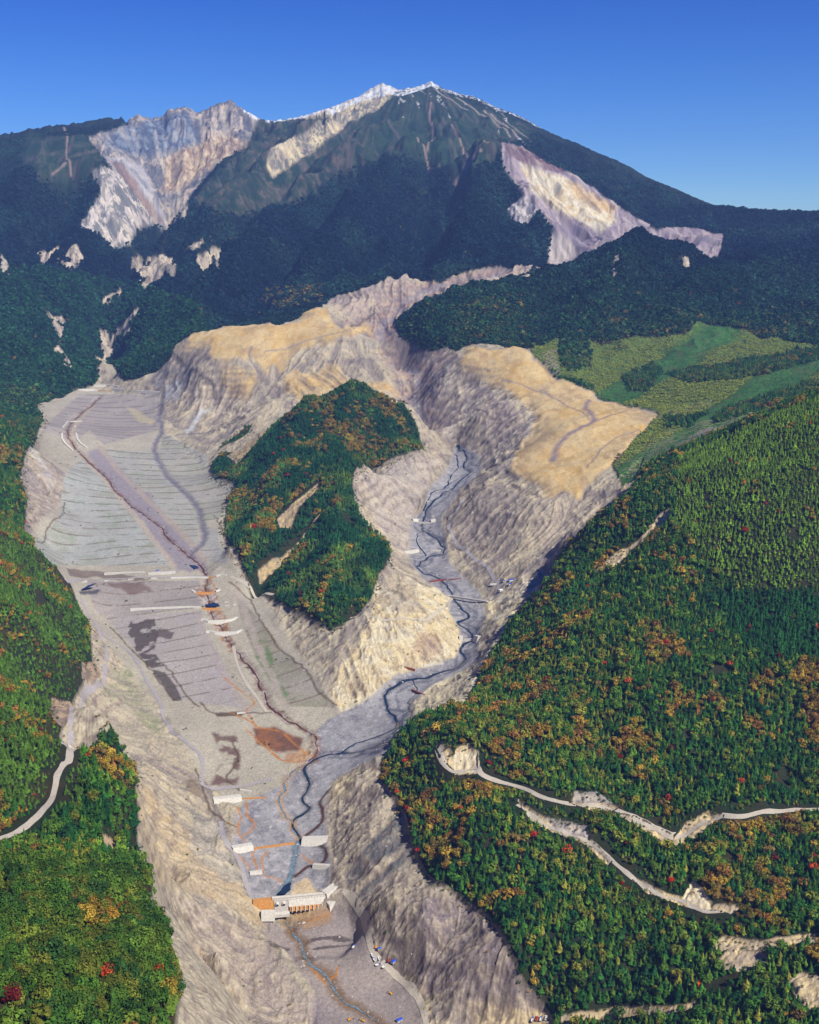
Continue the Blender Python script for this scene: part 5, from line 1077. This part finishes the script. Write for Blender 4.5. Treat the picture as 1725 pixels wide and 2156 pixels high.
def scatter(y0, y1, s_near, kY, amax=.56):
    out = []
    y = y0
    while y < y1:                              # rows whose spacing grows with distance
        s = max(s_near, y * kY); n = int(2 * amax * y / s)
        x = (np.arange(n) + .5) / n * 2 * amax * y - amax * y
        out.append(np.stack([x + rng.uniform(-.45, .45, n) * s, np.full(n, y) + rng.uniform(-.45, .45, n) * s], 1)); y += s * .92
    return np.concatenate(out)
pts = scatter(430, 9400, 6.6, .0017, .68)
il, ia = cell_of(pts[:, 0], pts[:, 1]); keep = WOOD[il, ia]; eg_ = blur_big(WOOD, 5)[il, ia]; keep &= (eg_ > .9) | (rng.random(len(pts)) < .35 + .7 * eg_); keep &= (fbm(pts[:, 0] / 38, pts[:, 1] / 38, 760, 3) < .78)
pts = pts[keep]; il = il[keep]; ia = ia[keep]
TX, TY = pts[:, 0], pts[:, 1]; TZ = height_at(TX, TY); TU, TV = uv_of(TX, TY, TZ); NT = len(TX)
def tin(poly, y0=0, y1=1e9): return inpoly(TU, TV, poly) & (TY > y0) & (TY < y1)
f1 = fbm(TX / 70, TY / 70, 700, 4); f2 = vnoise(TX / 16, TY / 16, 710); f3 = fbm(TX / 260, TY / 260, 720, 3); rnd = rng.random(NT); rnd2 = rng.random(NT)
aut = .06 + .44 * sstep(.52, .66, f1)
aut[tin([(830,1580),(1000,1480),(1100,1430),(1250,1440),(1500,1470),(1725,1370),(2300,1350),(2300,1560),(1725,1590),(1500,1620),(1250,1560),(1100,1640),(1000,1570),(900,1560)], 1000, 2600)] += .30
aut[tin([(790,1590),(900,1590),(1040,1640),(1100,1800),(1100,1950),(1180,2100),(1150,2150),(1060,1960),(960,1880),(850,1720)], 900, 2000)] += .20
aut[tin([(1400,1250),(1560,1250),(1560,1450),(1400,1480)], 1200, 2600)] += .12
aut[tin([(600,880),(740,820),(860,850),(860,940),(700,960),(600,940)], 2600, 3900)] += .34
aut[tin([(500,1000),(700,960),(700,1100),(560,1150)], 2300, 3700)] += .22
aut[tin([(1380,960),(1600,900),(1640,1000),(1430,1120),(1300,1180),(1200,1230),(1250,1100)], 1800, 2900)] += .06
for p in ([(1320,1600),(1480,1500),(1720,1600),(1720,1690),(1500,1710),(1420,1700)], [(1500,1245),(2300,1240),(2300,1390),(1620,1390)], [(1020,1660),(1180,1760),(1420,1900),(1500,2000),(1500,2110),(1250,2100),(1180,2000),(1120,1800)]): aut[tin(p, 900, 2400)] *= .35
yg = tin([(1430,960),(1725,835),(2300,780),(2300,1242),(1725,1244),(1560,1244),(1480,1180),(1420,1100)], 1300, 2700)      # bright green-gold plantation
dkg = tin([(1500,1246),(2300,1244),(2300,1390),(1620,1390),(1540,1340)], 1200, 2400)
leftw = (TU < 420) & (TY < 2700); nearl = leftw & (TV > 1820)
leftc = leftw & (TV < 1700) & (TU < 175)
aut[yg] = .12; aut[dkg] = .06; aut[leftc] = .12 + .25 * sstep(.5, .62, f1[leftc])
farw = sstep(3900, 5200, TY)
aut = aut * (1 - farw) + .04 * farw + .55 * (tin([(560,610),(680,600),(680,640),(600,655),(540,640)], 4400, 6200) & (f2 > .35)) + .25 * (tin([(960,640),(1060,620),(1090,680),(980,690)], 4000, 5400) & (f2 > .5))
pal_g = lin(np.array([(46,94,38),(64,110,36),(34,80,42),(84,116,38),(52,92,34)])); pal_y = lin(np.array([(104,132,44),(118,128,44),(88,122,42),(134,132,48)])); pal_a = lin(np.array([(168,138,50),(152,128,48),(174,144,54),(146,104,52),(128,106,58),(162,124,44),(138,134,50)])); pal_r = lin(np.array([(176,48,36),(206,84,40),(120,40,40)]))
k = rng.integers(0, 5, NT); tint = pal_g[k]
f5 = vnoise(TX / 26, TY / 26, 733); isaut = (rnd * .38 + f5 * .62) < .5 + (np.clip(aut - .06, 0, 1) - .5) * .86; k2 = rng.integers(0, 7, NT); ky = rng.integers(0, 4, NT); tint[isaut] = pal_a[k2][isaut]
isyel = ~isaut & (rnd2 < .14 + .32 * sstep(.5, .7, f3)) & ~dkg & (farw < .5); tint[isyel] = pal_y[ky][isyel]
isred = (rnd2 < .0035) & (farw < .7); tint[isred] = pal_r[rng.integers(0, 3, NT)][isred]
m = yg & ~isaut & ~isred; tint[m] = lin((112,146,44)) * (.6 + .7 * f2[m][:, None]); 
m = dkg & ~isaut & ~isred; tint[m] = lin((42,92,40)) * (.75 + .4 * f2[m][:, None])
m = leftc & ~isaut & ~isred; tint[m] = lin((84,118,42)) * (.7 + .6 * f2[m][:, None])
m = nearl & ~isaut & ~isred; tint[m] = tint[m] * .55 + lin((78,104,38)) * .36
isl = tin(ISLAND, 2300, 3900) & ~isaut & ~isred; tint[isl] = (lin((34,84,46))[None] + (lin((92,126,50)) - lin((34,84,46)))[None] * sstep(.42, .62, f1[isl])[:, None]) * (.7 + .6 * f2[isl][:, None])
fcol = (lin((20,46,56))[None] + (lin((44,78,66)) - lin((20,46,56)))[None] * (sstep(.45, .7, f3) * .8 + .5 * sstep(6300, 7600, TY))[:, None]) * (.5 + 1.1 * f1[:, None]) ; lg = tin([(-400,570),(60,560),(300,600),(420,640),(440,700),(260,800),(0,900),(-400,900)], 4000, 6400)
fcol[lg] = lin((40,84,52)) * (.6 + .8 * f1[lg][:, None]); w = (sstep(3600, 5400, TY) * (1 - .85 * isaut))[:, None]; tint = tint * (1 - w) + fcol * w  # crowns turn bluer with distance, haze put into the leaf colour
bl = sstep(2500, 4300, TY)[:, None] * (1 - w) * .45; tint = tint * (1 - bl) + lin((30,78,52))[None] * bl  # mid-distance crowns shifted to blue green, a tint standing in for haze
tint *= (rng.uniform(.6, 1.3, NT) * (.6 + .5 * fbm(TX / 30, TY / 30, 745, 3)) * .92)[:, None]
kind_b = (isaut & (rng.random(NT) < .85)) | isred | (isyel & (rng.random(NT) < .35)) | (rng.random(NT) < np.where(nearl, .6, .16)); kind_b &= ~(yg & ~isaut) & ~(dkg & ~isaut) & ~(leftc & ~isaut & ~isyel)
spac = np.maximum(6.6, TY * .0017)
hgt = np.where(kind_b, rng.uniform(9.5, 15, NT), rng.uniform(10, 17, NT)) * np.clip(spac / 6.6, 1, 1.5) * np.where(yg | leftc, .72, 1) * (1 - .45 * sstep(6500, 8200, TY)); hgt *= np.where(TY > 4200, .85, 1)
hgt *= np.where(nearl & kind_b, 1.12, 1.0) * rng.lognormal(0, .16, NT)
hgt *= np.where(DR[il, ia] < 26, .6, 1.0)
edge = blur_big(WOOD, 4)[il, ia]; hgt *= np.where(edge < .75, rng.uniform(.4, 1.0, NT), 1.0)
# -- which trees show largest: in the frame, not hidden behind ground, nearest first
def visible(ix):
    X, Y, Z = TX[ix], TY[ix], TZ[ix] + hgt[ix] * .8; ok = np.ones(len(ix), bool)
    for f in np.linspace(.45, .985, 70):
        ok &= height_at(X * f, Y * f) < CAM_Z + (Z - CAM_Z) * f
    return ok
inf = np.where((TU > -5) & (TU < 1730) & (TV < 2165) & (TY < 1500))[0]; inf = inf[visible(inf)]
inf = inf[np.argsort(TY[inf] / (hgt[inf] ** .7))]
nb = inf[kind_b[inf]][:300]; nc = inf[~kind_b[inf]][:300]
single = np.zeros(NT, bool); single[nb] = True; single[nc] = True
print('trees', NT, 'singles', single.sum())
def part_mesh(me, name): return me
CM = []; BMs = []
for sd in range(5):
    V, F, S = conifer_geo(50 + sd, 14, 13, .235 + .02 * (sd % 3)); CM.append((leafy(V, F, S, 'conifer_crown', [M_leaf]), trunk_geo(.92, .014)))
    V, F, S = broad_geo(70 + sd, 8, 90, .050, .42); BMs.append((leafy(V, F, S, 'broadleaf_crown', [M_leaf]), trunk_geo(.62, .022, 5, sd)))
def proto(name, crown, tb):
    r = empty(name, (0, 0, 0)); c = bpy.data.objects.new('crown', crown); COL.objects.link(c); c.parent = r
    t = tb.build('trunk', M_bark, r); t.data.name = 'trunk'; return r
protoC = [proto('conifer', *x) for x in CM]; protoB = [proto('broadleaf_tree', *x) for x in BMs]; usedp = set()
def plant(protos, i, label, cat, group, tn=None, size=None, loc=None, wide=1.0):
    k = i % len(protos); p = protos[k]
    r = p if (id(protos), k) not in usedp else copy_tree(p); usedp.add((id(protos), k))
    r.location = loc; r.rotation_euler = (0, 0, (i * 2.399) % 6.283); r.scale = (size * wide, size * wide, size)
    for key in ('label', 'category', 'group'):
        if key in r: del r[key]
    tag(r, label, cat, group)
    for c in r.children:
        if c.name.startswith('crown'): c['tint'] = [float(tn[0]), float(tn[1]), float(tn[2]), 1.0]
    return r
SPECIAL = [(225,1908,11,(190,24,30),'crimson tree by itself among green crowns at the near left wood'), (158,1972,13,(226,96,30),'bright orange tree at the middle of the near left wood'), (227,2003,8,(222,110,44),'small slender orange tree below the crimson one'),
 (182,2028,10,(128,48,38),'dull maroon tree below the bright orange tree'), (26,1888,12,(128,40,36),'dark red tree nearest the left edge of the near wood'), (146,1930,10,(214,168,44),'golden yellow tree just above the bright orange tree'), (284,1945,13,(112,84,58),'brown leafless looking tree at the near left wood edge above the dark one'),
 (333,1980,13,(92,72,58),'dark brown tree on the outermost edge of the near left wood'), (155,1905,13,(172,124,76),'large tan brown crown left of the crimson tree'), (1412,1856,10,(206,52,30),'scarlet tree beside the lower dirt road on the right hill'), (1303,1596,11,(150,36,34),'dark red tree above the upper dirt road on the right hill'),
 (1030,1608,10,(150,36,34),'dark red tree just right of the sandy quarry'), (1568,1116,14,(176,52,34),'red tree high in the gold green wood at the right'), (1498,1331,12,(176,44,40),'red tree at the edge of the dark green plantation'), (1272,1398,11,(196,60,34),'red tree in the middle of the right forested hill')]
LM = [(225,1900,'the crimson tree'), (158,1962,'the bright orange tree'), (182,2020,'the dull maroon tree'), (28,1882,'the dark red tree by the left edge'), (284,1938,'the brown tree at the wood edge'), (340,1972,'the dark brown outermost tree'), (370,2120,'the wood corner at the bottom'), (30,2110,'the bottom left corner'), (243,1795,'the pale outcrop in the left wood'),
 (1412,1850,'the scarlet tree by the road'), (1500,1915,'the pale triangle cut in the right hill'), (1570,2030,'the upper sandy clearing at the right'), (1700,2085,'the sandy clearing by the right edge'), (1165,2130,'the lower tip of the right wood'), (960,1600,'the sandy quarry')]
ORD = ['nearest','second','third','fourth','fifth','sixth','seventh','eighth','ninth','tenth','eleventh','twelfth','thirteenth','fourteenth','fifteenth','sixteenth','seventeenth','eighteenth','nineteenth','twentieth','twenty first','twenty second','twenty third','twenty fourth','twenty fifth','twenty sixth','twenty seventh','twenty eighth','twenty ninth','thirtieth','outermost']
def places(ix, kinds):
    """for each tree: how it stands to the closest landmark of its wood, counted outwards"""
    d = {}
    for i in ix:
        u, v = TU[i], TV[i] - 14; m = min(LM, key=lambda q: (q[0] - u) ** 2 + (q[1] - v) ** 2); du, dv = u - m[0], v - m[1]
        side = ('right of' if du > 0 else 'left of') if abs(du) > abs(dv) else ('below' if dv > 0 else 'above')
        d.setdefault((kinds[i], m[2], side), []).append((du * du + dv * dv, i))
    out = {}
    for (kd, nm, sd), L in d.items():
        for n_, (_, i) in enumerate(sorted(L)): out[i] = '%s %s %s' % (ORD[min(n_, 30)], sd, nm)
    return out
KN = {}
for i in nc:
    g_ = tint[i]; KN[i] = ('pale ' if g_[1] > .16 else 'dark ' if g_[1] < .085 else '') + ('tall ' if hgt[i] > 19 else 'short ' if hgt[i] < 15 else '') + ('tawny' if isaut[i] else 'green') + ' conifer'
for i in nb: KN[i] = ('tall ' if hgt[i] > 17 else 'small ' if hgt[i] < 13.5 else '') + ('red' if isred[i] else 'tawny' if isaut[i] else 'yellow green' if isyel[i] else 'green') + ' broadleaf tree'
WH = places(list(nc) + list(nb), KN)
def zone(i): return 'left' if TU[i] < 860 else 'right'
for n_, i in enumerate(nc):
    plant(protoC, n_, KN[i] + ', ' + WH[i], 'conifer', 'conifers of the near %s wood' % zone(i), tint[i], float(hgt[i]), (float(TX[i]), float(TY[i]), float(TZ[i]) - .5))
for n_, i in enumerate(nb):
    plant(protoB, n_, KN[i] + ', ' + WH[i], 'tree', 'broadleaf trees of the near %s wood' % zone(i), tint[i], float(hgt[i]), (float(TX[i]), float(TY[i]), float(TZ[i]) - .4))
for n_, (u, v, h_, c_, lb) in enumerate(SPECIAL):
    p = at(u, v + h_ * .5, 560, 2700); s_ = h_ * (1.0 if p.y < 1300 else 1.0)
    plant(protoB, n_, lb, 'tree', None, lin(c_) * .62, s_, (p.x, p.y, p.z - .4), 1.15)
# -- everything beyond: instanced woods
def wood(name, label, ix, protos, tintv, hv, wide=(.85, 1.2)):
    me = bpy.data.meshes.new(name); me.vertices.add(len(ix)); z = height_at(ix[:, 0], ix[:, 1]) - .6
    me.vertices.foreach_set('co', np.stack([ix[:, 0], ix[:, 1], z], 1).astype(np.float32).ravel())
    n = len(ix)
    a = me.attributes.new('tint', 'FLOAT_COLOR', 'POINT'); a.data.foreach_set('color', np.concatenate([tintv, np.ones((n, 1))], 1).astype(np.float32).ravel())
    wf = rng.uniform(*wide, n); sc_ = np.stack([hv * wf, hv * wf, hv], 1).astype(np.float32)
    a = me.attributes.new('siz', 'FLOAT_VECTOR', 'POINT'); a.data.foreach_set('vector', sc_.ravel())
    rot = np.zeros((n, 3), np.float32); rot[:, 2] = rng.uniform(0, 6.283, n); rot[:, 0] = rng.normal(0, .04, n)
    a = me.attributes.new('rota', 'FLOAT_VECTOR', 'POINT'); a.data.foreach_set('vector', rot.ravel())
    a = me.attributes.new('pick', 'INT', 'POINT'); a.data.foreach_set('value', rng.integers(0, len(protos), n).astype(np.int32))
    o = bpy.data.objects.new(name, me); COL.objects.link(o); tag(o, label, None, None, 'stuff')
    src = bpy.data.collections.new(name + '_kinds')
    for q in protos: src.objects.link(q)
    ng = bpy.data.node_groups.new(name, 'GeometryNodeTree'); ng.interface.new_socket('Geometry', in_out='INPUT', socket_type='NodeSocketGeometry'); ng.interface.new_socket('Geometry', in_out='OUTPUT', socket_type='NodeSocketGeometry')
    N = ng.nodes; gi = N.new('NodeGroupInput'); go = N.new('NodeGroupOutput'); ip = N.new('GeometryNodeInstanceOnPoints'); ci = N.new('GeometryNodeCollectionInfo')
    ci.inputs['Collection'].default_value = src; ci.inputs['Separate Children'].default_value = True; ip.inputs['Pick Instance'].default_value = True
    def at_(nm, ty):
        x = N.new('GeometryNodeInputNamedAttribute'); x.data_type = ty; x.inputs['Name'].default_value = nm; return x.outputs['Attribute']
    lk = ng.links.new
    mp = N.new('GeometryNodeMeshToPoints'); lk(gi.outputs[0], mp.inputs['Mesh']); lk(mp.outputs[0], ip.inputs['Points']); lk(ci.outputs[0], ip.inputs['Instance']); lk(at_('pick', 'INT'), ip.inputs['Instance Index'])
    e2r = N.new('FunctionNodeEulerToRotation'); lk(at_('rota', 'FLOAT_VECTOR'), e2r.inputs[0]); lk(e2r.outputs[0], ip.inputs['Rotation']); lk(at_('siz', 'FLOAT_VECTOR'), ip.inputs['Scale']); lk(ip.outputs[0], go.inputs[0])
    o.modifiers.new('wood', 'NODES').node_group = ng
    return o
PXY = np.stack([TX, TY], 1)
cn = [instanced_tree('conifer', 10 + k, (9, 8, .255)) for k in range(4)]; bn = [instanced_tree('broadleaf_tree', 20 + k, (6, 34, .085, .42)) for k in range(4)]
cf = [instanced_tree('far_conifer', 30 + k, (5, 6, .30)) for k in range(4)]
s1 = ~single & (TY < 4000)
wood('conifer_wood', 'mass of green conifers covering the hillsides around the valley', PXY[s1 & ~kind_b], cn, tint[s1 & ~kind_b], hgt[s1 & ~kind_b])
wood('broadleaf_wood', 'mass of green, gold and rust broadleaf trees mixed through the hillsides', PXY[s1 & kind_b], bn, tint[s1 & kind_b], hgt[s1 & kind_b])
s2 = ~single & (TY >= 4000)
wood('mountain_forest', 'dark blue green forest covering the far slopes of the volcano', PXY[s2], cf, tint[s2], hgt[s2])
# planted slopes
pp = scatter(2500, 4800, 6.0, .0018, .56); il, ia = cell_of(pp[:, 0], pp[:, 1]); kk = PLANTM[il, ia] & (rng.random(len(pp)) < .85); pp = pp[kk]; il = il[kk]; ia = ia[kk]
pcv = pcol[il, ia]; kk = ~(m_rows[il, ia] & (rows[il, ia] > .3)) & (np.abs(((pp[:, 0] * .5 + pp[:, 1] * .87) / 30 + (n1[il, ia] - .5) * .8) % 1 - .5) < .34) & ((pcv > .42) | (rng.random(len(pp)) < .35)); pp = pp[kk]; pcv = pcv[kk]
pt_ = np.where((pcv > .5)[:, None], lin((150,160,62)), lin((64,124,58))) * rng.uniform(.55, 1.05, len(pp))[:, None]
wood('shrubs', 'rows of low green and gold shrubs on the planted slopes', pp, [bush(1), bush(2), bush(3)], pt_, np.where(pcv > .5, 5.5, 3.6) * rng.uniform(.7, 1.3, len(pp)), (.9, 1.4))

# scrub along the wood edges and boulders on the gravel
nearwood = blur_big(WOOD, 9); sp_ = scatter(900, 4400, 5.0, .0016, .5); il, ia = cell_of(sp_[:, 0], sp_[:, 1])
bl_ = (bare & ~m_bed & ~m_base)[il, ia]; nw = nearwood[il, ia]; clump = fbm(sp_[:, 0] / 25, sp_[:, 1] / 25, 881, 3)
kk = bl_ & (rng.random(len(sp_)) < np.clip((nw - .02) * 1.6, 0, .6) * (clump > .45) + .02 * (clump > .6)); kk &= ~m_yel[il, ia] & (DR[il, ia] > 6); sp_ = sp_[kk]
st_ = np.where((rng.random(len(sp_)) < .35)[:, None], lin((140,112,62)), lin((66,88,46))) * rng.uniform(.6, 1.1, len(sp_))[:, None]
wood('scrub', 'scattered low scrub and saplings on bare ground along the wood edges', sp_, [bush(4), bush(5)], st_, rng.uniform(1.5, 4.5, len(sp_)), (.8, 1.5))
def rock(seed):
    r_ = random.Random(seed); b = bmesh.new(); bmesh.ops.create_icosphere(b, subdivisions=1, radius=.5)
    for v in b.verts: v.co = Vector((v.co.x * r_.uniform(.7, 1.3), v.co.y * r_.uniform(.7, 1.3), v.co.z * r_.uniform(.5, .9)))
    me = bpy.data.meshes.new('boulder'); b.to_mesh(me); b.free(); me.materials.append(M_rock); return bpy.data.objects.new('boulder', me)
def rockb(nt, b):
    a = nt.nodes.new('ShaderNodeAttribute'); a.attribute_type = 'INSTANCER'; a.attribute_name = 'tint'; noise_mix(nt, b, a.outputs['Color'], 3, .75, 1.2)
M_rock = mat('rock', rough=.9, build=rockb)
rp = scatter(1000, 3900, 4.2, .0014, .5); il, ia = cell_of(rp[:, 0], rp[:, 1])
pr = .10 * (m_bed | m_base)[il, ia] + .05 * (m_bare & ~flatw & ~m_yel)[il, ia] * (fbm(rp[:, 0] / 40, rp[:, 1] / 40, 885, 3) > .5)
for nm in ('brown', 'denjo', 'low', 'mid', 'main'): D = dist_line(W_[nm], 22)[il, ia]; pr = pr + .35 * (D < 14)
kk = (rng.random(len(rp)) < pr) & (m_bare)[il, ia] & (DR[il, ia] > 7); rp = rp[kk]
wood('boulders', 'pale boulders strewn over the river gravel and scree', rp, [rock(1), rock(2), rock(3)], np.where((rng.random(len(rp)) < .6)[:, None], lin((206,200,196)), lin((140,130,130))) * G_, np.exp(rng.normal(.55, .42, len(rp))), (.8, 1.4))
# ------------------------------------------------------------------ haze
def haze():
    b = MB(); b.box(-16000, 16000, -600, 15400, 700, 3150)
    m = bpy.data.materials.new('haze_air'); m.use_nodes = True; nt = m.node_tree; nt.nodes.clear(); out = nt.nodes.new('ShaderNodeOutputMaterial'); v = nt.nodes.new('ShaderNodeVolumePrincipled')
    v.inputs['Density'].default_value = HAZE_DENSITY; v.inputs['Color'].default_value = (.26, .44, 1.0, 1); v.inputs['Anisotropy'].default_value = 0.0
    nt.links.new(v.outputs[0], out.inputs['Volume']); o = b.build('haze', m); tag(o, 'thin blue air in front of the far slopes', None, None, 'stuff')
print('terrain z', GZ.min(), GZ.max())
haze()
